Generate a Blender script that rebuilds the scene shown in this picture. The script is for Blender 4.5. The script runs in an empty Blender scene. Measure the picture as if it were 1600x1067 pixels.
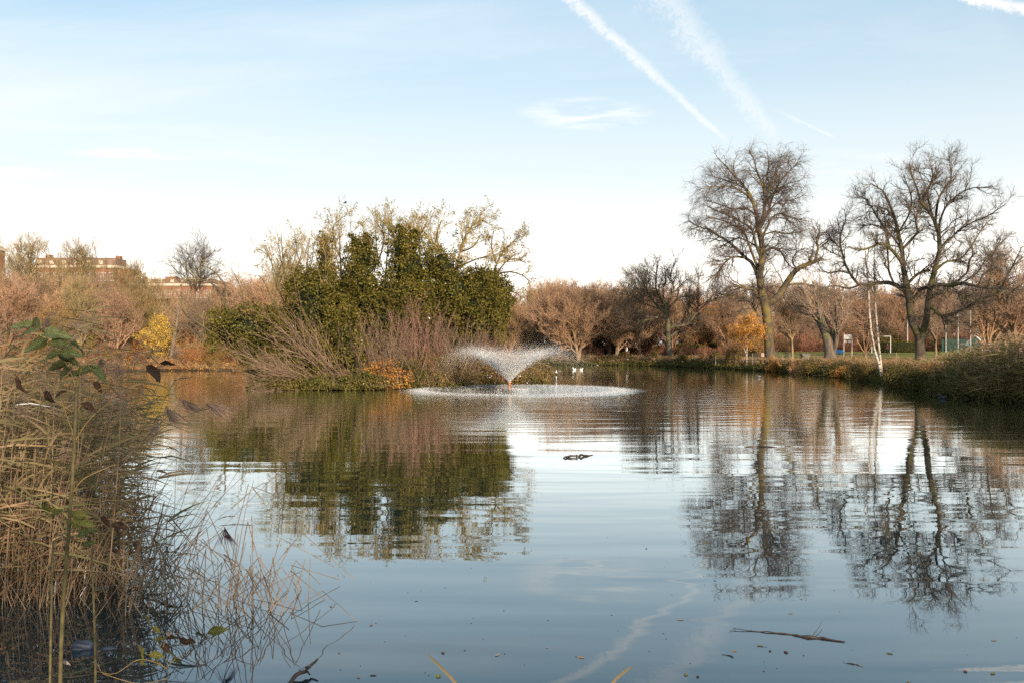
import bpy, math, random
import numpy as np
from mathutils import Vector

# ------------------------------------------------------------------ camera, sky, sun, exposure
scene = bpy.context.scene
COL = scene.collection
rng = np.random.default_rng(7)
random.seed(7)

F = 1400.0; HOR = 540.0; CAMH = 2.7          # focal length in photo pixels, horizon row, eye height over the water
cam_d = bpy.data.cameras.new('camera')
cam = bpy.data.objects.new('camera', cam_d); COL.objects.link(cam)
cam_d.sensor_width = 36; cam_d.lens = F * 36 / 1600
cam.location = (0, 0, CAMH); cam.rotation_euler = (math.radians(90), 0, 0)
cam_d.shift_y = 6.5 / 1600; cam_d.clip_start = 0.1; cam_d.clip_end = 5000
scene.camera = cam

SUN_AZ = math.radians(157); SUN_EL = math.radians(16)   # azimuth clockwise from +Y: behind the camera, to the right
S = Vector((math.sin(SUN_AZ) * math.cos(SUN_EL), math.cos(SUN_AZ) * math.cos(SUN_EL), math.sin(SUN_EL)))
sun_d = bpy.data.lights.new('sun', 'SUN'); sun = bpy.data.objects.new('sun', sun_d); COL.objects.link(sun)
sun_d.energy = 4.8; sun_d.angle = math.radians(0.6); sun_d.color = (1.0, 0.80, 0.60)
sun.rotation_euler = (-S).to_track_quat('-Z', 'Y').to_euler()
sun.location = (40, -60, 60)

scene.view_settings.view_transform = 'Standard'; scene.view_settings.look = 'None'
scene.view_settings.gamma = 1.0; scene.view_settings.exposure = 0.9
scene.cycles.use_denoising = False; scene.cycles.max_bounces = 6; scene.cycles.transparent_max_bounces = 8

class NT:
    """small expression helper over a node tree"""
    def __init__(s, t): s.t = t
    def n(s, typ, **kw):
        o = s.t.nodes.new(typ)
        for k, v in kw.items(): setattr(o, k, v)
        return o
    def link(s, a, b): s.t.links.new(a, b)
    def put(s, sock, v):
        if hasattr(v, 'links'): s.link(v, sock)
        else: sock.default_value = v
    def m(s, op, a, b=0.0, c=None, clamp=False):
        o = s.n('ShaderNodeMath', operation=op); o.use_clamp = clamp
        s.put(o.inputs[0], a); s.put(o.inputs[1], b)
        if c is not None: s.put(o.inputs[2], c)
        return o.outputs[0]
    def ramp(s, v, a, b, lo=0.0, hi=1.0, smooth=True):
        o = s.n('ShaderNodeMapRange', interpolation_type='SMOOTHSTEP' if smooth else 'LINEAR')
        s.put(o.inputs['Value'], v)
        for k, x in (('From Min', a), ('From Max', b), ('To Min', lo), ('To Max', hi)): s.put(o.inputs[k], x)
        return o.outputs[0]
    def mix(s, f, a, b, blend='MIX'):
        o = s.n('ShaderNodeMix', data_type='RGBA', blend_type=blend)
        s.put(o.inputs[0], f); s.put(o.inputs[6], a); s.put(o.inputs[7], b)
        return o.outputs[2]
    def noise(s, vec, scale, detail=3.0, rough=0.5, dist=0.0):
        o = s.n('ShaderNodeTexNoise'); s.link(vec, o.inputs['Vector'])
        o.inputs['Scale'].default_value = scale; o.inputs['Detail'].default_value = detail
        o.inputs['Roughness'].default_value = rough; o.inputs['Distortion'].default_value = dist
        return o.outputs[0]
    def xyz(s, x, y, z=0.0):
        o = s.n('ShaderNodeCombineXYZ'); s.put(o.inputs[0], x); s.put(o.inputs[1], y); s.put(o.inputs[2], z)
        return o.outputs[0]
    def sep(s, v):
        o = s.n('ShaderNodeSeparateXYZ'); s.link(v, o.inputs[0]); return o.outputs

def c4(c): return (c[0], c[1], c[2], 1.0)

def make_world():
    w = bpy.data.worlds.new('World'); scene.world = w; w.use_nodes = True
    t = w.node_tree; t.nodes.clear(); N = NT(t)
    sky = N.n('ShaderNodeTexSky', sky_type='NISHITA'); sky.sun_disc = False
    sky.sun_elevation = SUN_EL; sky.sun_rotation = SUN_AZ
    sky.air_density = 1.0; sky.dust_density = 1.4; sky.ozone_density = 1.6; sky.altitude = 20
    tc = N.n('ShaderNodeTexCoord'); d = tc.outputs['Generated']
    x, y, z = N.sep(d)
    yy = N.m('MAXIMUM', y, 0.05)
    u = N.m('DIVIDE', x, yy); v = N.m('DIVIDE', z, yy)
    el = N.m('MAXIMUM', z, 0.0)
    # thin bright veil that thickens towards the horizon
    veil = N.ramp(el, 0.06, 0.56, 0.97, 0.24)
    haze = N.mix(N.ramp(el, 0.19, 0.03), N.mix(N.ramp(el, 0.17, 0.42), (4.05, 4.35, 4.4, 1), (1.9, 3.0, 3.7, 1)), (7.6, 7.1, 6.4, 1))
    sv = N.n('ShaderNodeVectorMath', operation='MULTIPLY'); N.link(sky.outputs[0], sv.inputs[0]); sv.inputs[1].default_value = (1.1, 1.1, 1.0)
    col = N.mix(veil, sv.outputs[0], haze)
    # cirrus wisps, drawn out sideways
    hv = N.xyz(N.m('DIVIDE', x, N.m('ADD', el, 0.12)), N.m('DIVIDE', y, N.m('ADD', el, 0.12)), 0)
    mp = N.n('ShaderNodeMapping'); N.link(hv, mp.inputs[0]); mp.inputs['Scale'].default_value = (0.35, 1.1, 1)
    mp.inputs['Location'].default_value = (1.7, 0.4, 0)
    wn = N.noise(mp.outputs[0], 1.1, 7, 0.58, 0.6)
    wisp = N.m('MULTIPLY', N.ramp(wn, 0.46, 0.78), 0.42)
    def patch(px, py, rx, ry, k):
        a = N.m('DIVIDE', N.m('SUBTRACT', u, (px - 800) / F), rx / F)
        b = N.m('DIVIDE', N.m('SUBTRACT', v, (HOR - py) / F), ry / F)
        r2 = N.m('ADD', N.m('MULTIPLY', a, a), N.m('MULTIPLY', b, b))
        fn = N.noise(N.xyz(N.m('MULTIPLY', u, 6), N.m('MULTIPLY', v, 30), 0), 2.2, 6, 0.6, 0.5)
        return N.m('MULTIPLY', N.m('MULTIPLY', N.ramp(r2, 1.0, 0.0), N.ramp(fn, 0.38, 0.66)), k)
    front = N.ramp(y, 0.1, 0.3)
    p = N.m('ADD', patch(915, 178, 120, 30, 0.95), patch(250, 240, 170, 12, 0.8))
    p = N.m('ADD', p, patch(20, 270, 80, 14, 0.7)); p = N.m('ADD', p, patch(1300, 260, 240, 30, 0.35))
    def trail(ax, ay, bx, by, w0, w1, t0, t1, k, seed):
        A = ((ax - 800) / F, (HOR - ay) / F); B = ((bx - 800) / F, (HOR - by) / F)
        dx, dy = B[0] - A[0], B[1] - A[1]; L = math.hypot(dx, dy); dx /= L; dy /= L
        pu = N.m('SUBTRACT', u, A[0]); pv = N.m('SUBTRACT', v, A[1])
        tt = N.m('DIVIDE', N.m('ADD', N.m('MULTIPLY', pu, dx), N.m('MULTIPLY', pv, dy)), L)
        ss = N.m('ADD', N.m('MULTIPLY', pu, -dy), N.m('MULTIPLY', pv, dx))
        wob = N.noise(N.xyz(N.m('MULTIPLY', u, 1.0), N.m('MULTIPLY', v, 1.0), seed), 26, 3, 0.6)
        fine = N.noise(N.xyz(u, v, seed + 3), 130, 4, 0.65, 0.8)
        wid = N.ramp(tt, 0.0, 1.0, w0 / F, w1 / F, smooth=False)
        ss2 = N.m('ADD', ss, N.m('MULTIPLY', N.m('SUBTRACT', wob, 0.5), N.m('MULTIPLY', wid, 1.3)))
        ss2 = N.m('ADD', ss2, N.m('MULTIPLY', N.m('SUBTRACT', fine, 0.5), N.m('MULTIPLY', wid, 1.5)))
        r = N.m('DIVIDE', N.m('ABSOLUTE', ss2), wid)
        a = N.ramp(r, 1.15, 0.0)
        a = N.m('MULTIPLY', a, N.ramp(fine, 0.25, 0.60, 0.45, 1.0))
        a = N.m('MULTIPLY', a, N.ramp(tt, 1.02, t1)); a = N.m('MULTIPLY', a, N.ramp(tt, t0 - 1.5, t0))
        return N.m('MULTIPLY', a, k)
    q = trail(893, 0, 1142, 226, 16, 5, -0.1, 0.86, 0.55, 0.0)
    q = N.m('ADD', q, trail(1042, 0, 1226, 232, 40, 12, -0.1, 0.80, 0.36, 5.0))
    q = N.m('ADD', q, trail(1490, -8, 1720, 40, 10, 16, 0.05, 0.9, 0.95, 9.0))
    q = N.m('ADD', q, trail(1258, 194, 1306, 216, 4, 3, 0.1, 0.8, 0.35, 12.0))
    al = N.m('ADD', wisp, N.m('MULTIPLY', N.m('ADD', p, q), front), clamp=True)
    col = N.mix(al, col, (5.1, 5.0, 4.85, 1))
    bg = N.n('ShaderNodeBackground'); N.link(col, bg.inputs[0]); bg.inputs[1].default_value = 0.12
    out = N.n('ShaderNodeOutputWorld'); N.link(bg.outputs[0], out.inputs[0])
make_world()

# ------------------------------------------------------------------ helpers
def nrm(a): return a / np.maximum(np.linalg.norm(a, axis=-1, keepdims=True), 1e-9)
def P(x, y, d):                      # a place in the world that is seen at photo pixel x, y when it stands d metres away
    return np.array([(x - 800) / F * d, d, CAMH - (y - HOR) / F * d])

def tag(o, label=None, cat=None, group=None, kind=None):
    if label: o['label'] = label
    if cat: o['category'] = cat
    if group: o['group'] = group
    if kind: o['kind'] = kind
    return o

def empty(name, loc, label, cat, group=None, rz=0.0):
    o = bpy.data.objects.new(name, None); COL.objects.link(o)
    o.location = tuple(map(float, loc)); o.rotation_euler.z = rz; o.empty_display_size = 0.3
    return tag(o, label, cat, group)

def copy_tree(o, parent=None):
    c = o.copy(); COL.objects.link(c); c.parent = parent
    for ch in list(o.children): copy_tree(ch, c)
    return c

class G:
    def __init__(s): s.V = []; s.Fq = []; s.Ft = []; s.mq = []; s.mt = []; s.n = 0
    def add(s, V, Q=None, T=None, mi=0):
        V = np.asarray(V, float).reshape(-1, 3)
        if Q is not None and len(Q): Q = np.asarray(Q).reshape(-1, 4) + s.n; s.Fq.append(Q); s.mq.append(np.full(len(Q), mi))
        if T is not None and len(T): T = np.asarray(T).reshape(-1, 3) + s.n; s.Ft.append(T); s.mt.append(np.full(len(T), mi))
        s.V.append(V); s.n += len(V)
        return s
    def tubes(s, br, sides=4, mi=0):
        Pp, R = br; N_, K, _ = Pp.shape
        if N_ == 0: return s
        T = nrm(np.gradient(Pp, axis=1))
        T0 = nrm(Pp[:, -1] - Pp[:, 0])
        ref = np.where(np.abs(T0[:, 2:3]) < 0.8, np.array([[0, 0, 1.]]), np.array([[1., 0, 0]]))[:, None, :]
        u = nrm(np.cross(T, ref)); v = np.cross(T, u)
        a = np.arange(sides) * 2 * np.pi / sides
        ring = Pp[:, :, None, :] + R[:, :, None, None] * (np.cos(a)[None, None, :, None] * u[:, :, None, :] + np.sin(a)[None, None, :, None] * v[:, :, None, :])
        n, k, j = np.meshgrid(np.arange(N_), np.arange(K - 1), np.arange(sides), indexing='ij')
        b = (n * K + k) * sides; j2 = (j + 1) % sides
        Q = np.stack([b + j, b + sides + j, b + sides + j2, b + j2], -1)
        return s.add(ring, Q, mi=mi)
    def leaves(s, C, size, outward=None, ob=0.5, aspect=0.55, mi=0, down=0.0, r=None):
        r = r or rng
        n = len(C); nn = r.normal(size=(n, 3))
        if outward is not None: nn = nn * (1 - ob) + outward * ob * 1.7
        nn = nrm(nn)
        a = r.normal(size=(n, 3)); a[:, 2] -= down
        a = nrm(a - nn * np.sum(a * nn, 1, keepdims=True)); b = np.cross(nn, a)
        sz = size * r.uniform(0.6, 1.3, (n, 1))
        V = np.stack([C - a * sz * .5, C + b * sz * aspect * .5, C + a * sz * .5, C - b * sz * aspect * .5], 1)
        Q = np.arange(n * 4).reshape(n, 4)
        return s.add(V, Q, mi=mi)
    def blades(s, B, D, L, w, bend, K=3, mi=0, r=None):
        """grass and reed blades: B bases, D directions, L lengths, w widths; bend bows them over"""
        r = r or rng
        n = len(B); t = np.linspace(0, 1, K + 1)
        L = np.broadcast_to(L, (n,)); w = np.broadcast_to(w, (n,)); bend = np.broadcast_to(bend, (n,))
        side = nrm(np.cross(D, r.normal(size=(n, 3))))
        hor = D.copy(); hor[:, 2] = 0; hor = nrm(hor + r.normal(size=(n, 3)) * 1e-3)
        pts = B[:, None] + D[:, None] * (L[:, None] * t)[:, :, None] + hor[:, None] * (bend[:, None] * L[:, None] * t ** 2)[:, :, None] * .7
        pts[:, :, 2] -= (bend[:, None] * L[:, None] * t ** 2) * .6
        ww = (w[:, None] * np.minimum(1, (1 - t) * 1.6 + 0.05) * np.minimum(1, 0.55 + t * 2))[:, :, None] * .5
        V = np.stack([pts - side[:, None] * ww, pts + side[:, None] * ww], 2).reshape(n, -1, 3)
        m = (K + 1) * 2
        k = np.arange(K)[None] * 2 + (np.arange(n) * m)[:, None]
        Q = np.stack([k, k + 1, k + 3, k + 2], -1)
        return s.add(V, Q, mi=mi)
    def box(s, x0, x1, y0, y1, z0, z1, mi=0):
        V = [(x, y, z) for z in (z0, z1) for y in (y0, y1) for x in (x0, x1)]
        return s.add(V, [(0, 2, 3, 1), (4, 5, 7, 6), (0, 1, 5, 4), (2, 6, 7, 3), (0, 4, 6, 2), (1, 3, 7, 5)], mi=mi)
    def ball(s, c, r, nu=12, nv=8, disp=None, mi=0):
        c = np.asarray(c, float); r = np.broadcast_to(np.asarray(r, float), (3,))
        th = np.linspace(0, np.pi, nv + 1); ph = np.arange(nu) * 2 * np.pi / nu
        d = np.stack([np.sin(th)[:, None] * np.cos(ph), np.sin(th)[:, None] * np.sin(ph), np.repeat(np.cos(th)[:, None], nu, 1)], -1).reshape(-1, 3)
        f = disp(d)[:, None] if disp is not None else 1.0
        i, j = np.meshgrid(np.arange(nv), np.arange(nu), indexing='ij'); j2 = (j + 1) % nu
        Q = np.stack([i * nu + j, (i + 1) * nu + j, (i + 1) * nu + j2, i * nu + j2], -1)
        return s.add(c + d * r * f, Q, mi=mi)
    def build(s, name, mats, parent=None, loc=None, smooth=True):
        me = bpy.data.meshes.new(name)
        V = np.concatenate(s.V).astype(np.float32)
        if loc is not None: V = V - np.asarray(loc, np.float32)
        nq = sum(map(len, s.Fq)); nt = sum(map(len, s.Ft))
        me.vertices.add(len(V)); me.vertices.foreach_set('co', V.ravel())
        idx = []; st = []; mi = []
        if nq: q = np.concatenate(s.Fq); idx.append(q.ravel()); st.append(np.arange(nq) * 4); mi.append(np.concatenate(s.mq))
        if nt: t = np.concatenate(s.Ft); idx.append(t.ravel()); st.append(nq * 4 + np.arange(nt) * 3); mi.append(np.concatenate(s.mt))
        idx = np.concatenate(idx).astype(np.int32)
        me.loops.add(len(idx)); me.loops.foreach_set('vertex_index', idx)
        me.polygons.add(nq + nt); me.polygons.foreach_set('loop_start', np.concatenate(st).astype(np.int32))
        me.polygons.foreach_set('material_index', np.concatenate(mi).astype(np.int32))
        me.update(calc_edges=True)
        me.polygons.foreach_set('use_smooth', np.full(nq + nt, bool(smooth)))
        for m in (mats if isinstance(mats, (list, tuple)) else [mats]): me.materials.append(m)
        o = bpy.data.objects.new(name, me); COL.objects.link(o)
        if parent is not None: o.parent = parent
        elif loc is not None: o.location = tuple(map(float, loc))
        return o

def catmull(pts, K):
    pts = np.asarray(pts, float); n = len(pts)
    p = np.vstack([2 * pts[0] - pts[1], pts, 2 * pts[-1] - pts[-2]])
    out = []
    for t in np.linspace(0, n - 1 - 1e-6, K):
        i = int(t); f = t - i; a, b, c, d = p[i], p[i + 1], p[i + 2], p[i + 3]
        out.append(0.5 * (2 * b + (c - a) * f + (2 * a - 5 * b + 4 * c - d) * f * f + (3 * b - a - 3 * c + d) * f ** 3))
    return np.array(out)

def spawn(par, M, t=(.25, 1.), ang=(.5, 1.0), L=(1, 2), K=5, wander=.15, trop=(0, 0, .1), rr=.55, rend=.25, fall=.4, rmin=.004, r=None, rmax=9.):
    r = r or rng
    Pp, R = par; N_, Kp, _ = Pp.shape
    ln = np.linalg.norm(np.diff(Pp, axis=1), axis=2).sum(1)
    i = r.choice(N_, M, p=ln / ln.sum()); tt = r.uniform(t[0], t[1], M)
    f = tt * (Kp - 1); k = np.minimum(f.astype(int), Kp - 2); fr = (f - k)[:, None]
    pos = Pp[i, k] * (1 - fr) + Pp[i, k + 1] * fr
    tan = nrm(Pp[i, k + 1] - Pp[i, k]); rad = R[i, k] * (1 - fr[:, 0]) + R[i, k + 1] * fr[:, 0]
    perp = r.normal(size=(M, 3)); perp = nrm(perp - tan * np.sum(perp * tan, 1, keepdims=True))
    a = r.uniform(ang[0], ang[1], (M, 1))
    d = nrm(tan * np.cos(a) + perp * np.sin(a))
    LL = r.uniform(L[0], L[1], M) * (1 - fall * tt); st = (LL / (K - 1))[:, None]
    pts = [pos]
    tr = np.asarray(trop, float)
    for q in range(K - 1):
        d = nrm(d + r.normal(size=(M, 3)) * wander + tr * (q + 1) / K * 2)
        pos = pos + d * st; pts.append(pos)
    r0 = np.clip(rad * rr, rmin, rmax)
    Rc = r0[:, None] * np.linspace(1, rend, K)[None]
    return np.stack(pts, 1), np.maximum(Rc, rmin * .6)

def cat(*b):
    K = max(x[0].shape[1] for x in b); Ps = []; Rs = []
    for p, q in b:
        if p.shape[1] != K:
            f = np.linspace(0, p.shape[1] - 1 - 1e-6, K); k = f.astype(int); fr = (f - k)
            q = q[:, k] * (1 - fr) + q[:, k + 1] * fr
            p = p[:, k] * (1 - fr)[None, :, None] + p[:, k + 1] * fr[None, :, None]
        Ps.append(p); Rs.append(q)
    return np.concatenate(Ps), np.concatenate(Rs)

def traced(limbs, conv, d, K=10, spread=.35, r=None, rs=1.0):
    """main limbs followed from the photograph: (x, y, radius) rows, given depth of their own"""
    r = r or rng
    Ps, Rs = [], []
    px = d / F
    for li, L in enumerate(limbs):
        a = np.array([[*conv(q[0], q[1]), q[2] * conv.k] for q in L], float)
        w = np.stack([(a[:, 0] - 800) * px, np.full(len(a), d), CAMH - (a[:, 1] - HOR) * px, a[:, 2] * px * rs], 1)
        c = catmull(w, K)
        ext = abs(c[-1, 0] - c[0, 0]) + .3 * abs(c[-1, 2] - c[0, 2])
        if li > 0:
            s = np.linspace(0, 1, K)
            c[:, 1] += r.choice([-1, 1]) * r.uniform(.3, 1) * spread * 2 * ext * s
        # keep it seen at the same pixel in spite of the change in depth
        k = c[:, 1] / d; c[:, 0] *= k; c[:, 2] = CAMH + (c[:, 2] - CAMH) * k
        Ps.append(c[:, :3]); Rs.append(np.maximum(c[:, 3], .01))
    # children start on their parents: shift each limb's depth so its foot lies on the nearest earlier limb
    for i in range(1, len(Ps)):
        c0 = Ps[i][0]; best = None
        for j in range(i):
            dd = (Ps[j][:, 0] / Ps[j][:, 1] - c0[0] / c0[1]) ** 2 + ((Ps[j][:, 2] - CAMH) / Ps[j][:, 1] - (c0[2] - CAMH) / c0[1]) ** 2
            q = int(np.argmin(dd))
            if best is None or dd[q] < best[0]: best = (dd[q], Ps[j][q, 1])
        k = (Ps[i][:, 1] + (best[1] - c0[1])) / Ps[i][:, 1]
        Ps[i][:, 0] *= k; Ps[i][:, 2] = CAMH + (Ps[i][:, 2] - CAMH) * k; Ps[i][:, 1] *= k
    return np.array(Ps), np.array(Rs)

def zconv(x0, y0, k):
    f = lambda x, y: (x0 + x / k, y0 + y / k)
    class C:
        def __call__(s, x, y): return f(x, y)
    c = C(); c.k = 1 / k
    return c

def lump(seed, amp=.3, fr=3.):
    r = np.random.default_rng(seed); w = r.normal(size=(7, 3)) * fr; ph = r.uniform(0, 6.28, 7); am = r.uniform(.4, 1, 7)
    return lambda d: 1 + amp * (np.sin(d @ w.T + ph) * am).sum(1) / 3.0

# ------------------------------------------------------------------ materials
def base_mat(name):
    m = bpy.data.materials.new(name); m.use_nodes = True; t = m.node_tree; t.nodes.clear()
    return m, NT(t)

def bark(name, c1, c2, scale=3., moss=None, mossamt=.5, rough=.9, tint=.25, bump=.02, bands=None):
    m, N = base_mat(name)
    tc = N.n('ShaderNodeTexCoord'); ob = tc.outputs['Object']
    mp = N.n('ShaderNodeMapping'); N.link(ob, mp.inputs[0]); mp.inputs['Scale'].default_value = (1, 1, .3)
    n1 = N.noise(mp.outputs[0], scale, 5, .65); n2 = N.noise(ob, scale * .25, 3, .5)
    c = N.mix(N.ramp(n1, .32, .68), c4(c1), c4(c2))
    if moss: c = N.mix(N.m('MULTIPLY', N.ramp(n2, .46, .62), mossamt), c, c4(moss))
    if bands: c = N.mix(N.ramp(N.noise(ob, 5, 3, .7), .54, .60), c, c4(bands))
    oi = N.n('ShaderNodeObjectInfo')
    k = N.ramp(oi.outputs['Random'], 0, 1, 1 - tint, 1 + tint, False)
    vm = N.n('ShaderNodeVectorMath', operation='SCALE'); N.link(c, vm.inputs[0]); N.link(k, vm.inputs['Scale'])
    c = N.mix(1.0, vm.outputs[0], oi.outputs['Color'], 'MULTIPLY')
    b = N.n('ShaderNodeBsdfPrincipled'); N.link(c, b.inputs['Base Color']); b.inputs['Roughness'].default_value = rough
    b.inputs['Specular IOR Level'].default_value = .2
    if bump:
        bp = N.n('ShaderNodeBump'); bp.inputs['Distance'].default_value = bump; bp.inputs['Strength'].default_value = .8
        N.link(n1, bp.inputs['Height']); N.link(bp.outputs[0], b.inputs['Normal'])
    o = N.n('ShaderNodeOutputMaterial'); N.link(b.outputs[0], o.inputs[0])
    return m

def leafm(name, cols, trans=.3, rough=.6, gloss=.15, patch=1.2):
    """each leaf gets one of several colours; neighbours lean the same way"""
    m, N = base_mat(name)
    ge = N.n('ShaderNodeNewGeometry'); tc = N.n('ShaderNodeTexCoord')
    n = N.noise(tc.outputs['Object'], patch, 2, .5)
    f = N.m('ADD', N.m('MULTIPLY', ge.outputs['Random Per Island'], .7), N.m('MULTIPLY', N.m('SUBTRACT', n, .35), 1.0), clamp=True)
    cr = N.n('ShaderNodeValToRGB'); N.link(f, cr.inputs[0]); e = cr.color_ramp.elements
    for i, c in enumerate(cols):
        pos = i / (len(cols) - 1)
        el = e[0] if i == 0 else (e[1] if i == len(cols) - 1 else e.new(pos))
        el.position = pos; el.color = c4(c)
    oi = N.n('ShaderNodeObjectInfo')
    c = N.mix(1.0, cr.outputs[0], oi.outputs['Color'], 'MULTIPLY')
    d = N.n('ShaderNodeBsdfPrincipled'); N.link(c, d.inputs['Base Color']); d.inputs['Roughness'].default_value = rough
    d.inputs['Specular IOR Level'].default_value = gloss
    tr = N.n('ShaderNodeBsdfTranslucent'); N.link(c, tr.inputs[0])
    mx = N.n('ShaderNodeMixShader'); mx.inputs[0].default_value = trans
    N.link(d.outputs[0], mx.inputs[1]); N.link(tr.outputs[0], mx.inputs[2])
    o = N.n('ShaderNodeOutputMaterial'); N.link(mx.outputs[0], o.inputs[0])
    return m

def plain(name, c, rough=.7, spec=.3, var=.15, scale=2., metal=0.):
    m, N = base_mat(name); tc = N.n('ShaderNodeTexCoord')
    n = N.noise(tc.outputs['Object'], scale, 4, .6)
    a = tuple(x * (1 - var) for x in c); b_ = tuple(min(1, x * (1 + var)) for x in c)
    col = N.mix(N.ramp(n, .3, .7), c4(a), c4(b_))
    b = N.n('ShaderNodeBsdfPrincipled'); N.link(col, b.inputs['Base Color']); b.inputs['Roughness'].default_value = rough
    b.inputs['Specular IOR Level'].default_value = spec; b.inputs['Metallic'].default_value = metal
    o = N.n('ShaderNodeOutputMaterial'); N.link(b.outputs[0], o.inputs[0])
    return m

M = {}
M['bark_grey'] = bark('bark_grey', (.11, .088, .066), (.23, .185, .14), moss=(.16, .15, .04), mossamt=.35)
M['bark_dark'] = bark('bark_dark', (.055, .045, .035), (.13, .105, .08), moss=(.10, .11, .03), mossamt=.5)
M['bark_mossy'] = bark('bark_mossy', (.042, .034, .024), (.10, .08, .056), moss=(.095, .095, .02), mossamt=.5)
M['bark_birch'] = bark('bark_birch', (.28, .25, .21), (.50, .45, .39), scale=2, bands=(.09, .07, .06), bump=.004, tint=.05)
M['bark_brown'] = bark('bark_brown', (.15, .10, .07), (.30, .21, .145), moss=(.17, .14, .05), mossamt=.3)
M['twig_brown'] = bark('twig_brown', (.17, .12, .088), (.34, .245, .175), bump=0)
M['twig_weep'] = bark('twig_weep', (.075, .058, .046), (.16, .125, .10), bump=0)
M['twig_tan'] = bark('twig_tan', (.08, .066, .052), (.17, .14, .11), bump=0)
M['twig_grey'] = bark('twig_grey', (.16, .125, .10), (.29, .235, .19), bump=0)
M['twig_dark'] = bark('twig_dark', (.06, .05, .04), (.13, .10, .08), bump=0, moss=(.11, .11, .04), mossamt=.4)
M['twig_olive'] = bark('twig_olive', (.16, .125, .05), (.33, .26, .12), bump=0)
M['ivy_shade_core'] = plain('ivy_shade_core', (.014, .018, .008), .95, .05, .4, 3)  # near-black, stands in for the shade deep inside foliage
M['ivy'] = leafm('ivy', [(.009, .015, .004), (.022, .031, .007), (.046, .054, .011), (.088, .088, .017), (.18, .15, .03)], trans=.2, rough=.6, gloss=.12, patch=.55)
M['bush_green'] = leafm('bush_green', [(.018, .034, .010), (.038, .062, .016), (.075, .095, .024), (.16, .13, .035)], trans=.22, rough=.6, gloss=.12)
M['bush_olive'] = leafm('bush_olive', [(.07, .07, .022), (.13, .12, .035), (.20, .16, .05), (.27, .17, .05)], trans=.3)
M['leaf_gold'] = leafm('leaf_gold', [(.36, .21, .03), (.62, .37, .035), (.76, .47, .05), (.78, .54, .10)], trans=.35)
M['leaf_orange'] = leafm('leaf_orange', [(.34, .12, .025), (.60, .23, .035), (.74, .33, .05), (.74, .42, .09)], trans=.35)
M['leaf_rust'] = leafm('leaf_rust', [(.16, .05, .02), (.34, .11, .03), (.50, .18, .04), (.55, .30, .07)], trans=.3)
M['leaf_sparse'] = leafm('leaf_sparse', [(.12, .11, .03), (.22, .18, .05), (.33, .25, .06), (.40, .26, .06)], trans=.3)
M['grass_dead'] = leafm('grass_dead', [(.15, .08, .05), (.29, .165, .095), (.42, .26, .15), (.48, .34, .19)], trans=.25, patch=.6)
M['grass_green'] = leafm('grass_green', [(.05, .07, .018), (.10, .12, .03), (.18, .17, .05), (.27, .21, .08)], trans=.3, patch=.8)
M['reed_stem'] = leafm('reed_stem', [(.07, .042, .028), (.15, .092, .058), (.26, .17, .105), (.36, .26, .16)], trans=.1, patch=1.5)
M['reed_leaf'] = leafm('reed_leaf', [(.11, .13, .05), (.19, .19, .08), (.27, .20, .11), (.33, .20, .115), (.26, .14, .085), (.34, .23, .14)], gloss=.02, rough=.8, trans=.3, patch=1.0)
M['reed_leaf_brown'] = leafm('reed_leaf_brown', [(.12, .07, .045), (.22, .13, .08), (.33, .21, .13)], gloss=.02, rough=.8, trans=.25, patch=1.)
M['plume'] = leafm('plume', [(.17, .115, .09), (.29, .20, .155), (.40, .29, .22)], trans=.3, patch=2.)
M['plume_pale'] = leafm('plume_pale', [(.30, .19, .12), (.46, .30, .19), (.58, .40, .26)], trans=.3, patch=2.)
M['plume_dark'] = leafm('plume_dark', [(.03, .015, .02), (.06, .03, .04)], trans=.1)
M['wet_stick'] = plain('wet_stick', (.028, .018, .014), .35, .5, .4, 6)
M['sapling_bark'] = plain('sapling_bark', (.10, .085, .035), .7, .3, .3, 30)
M['sapling_twig'] = plain('sapling_twig', (.24, .165, .055), .6, .3, .2, 20)
M['leaf_sap'] = leafm('leaf_sap', [(.07, .095, .02), (.12, .135, .03), (.17, .17, .045)], trans=.25, rough=.45, gloss=.4, patch=9)
M['leaf_sap_yellow'] = leafm('leaf_sap_yellow', [(.20, .20, .03), (.33, .30, .05), (.26, .20, .05)], trans=.3, patch=9)
M['leaf_sap_brown'] = leafm('leaf_sap_brown', [(.06, .03, .015), (.11, .05, .02), (.16, .09, .05)], trans=.2, patch=9)
M['leaf_pale'] = leafm('leaf_pale', [(.30, .22, .17), (.42, .33, .26)], trans=.2, patch=9)
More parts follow.
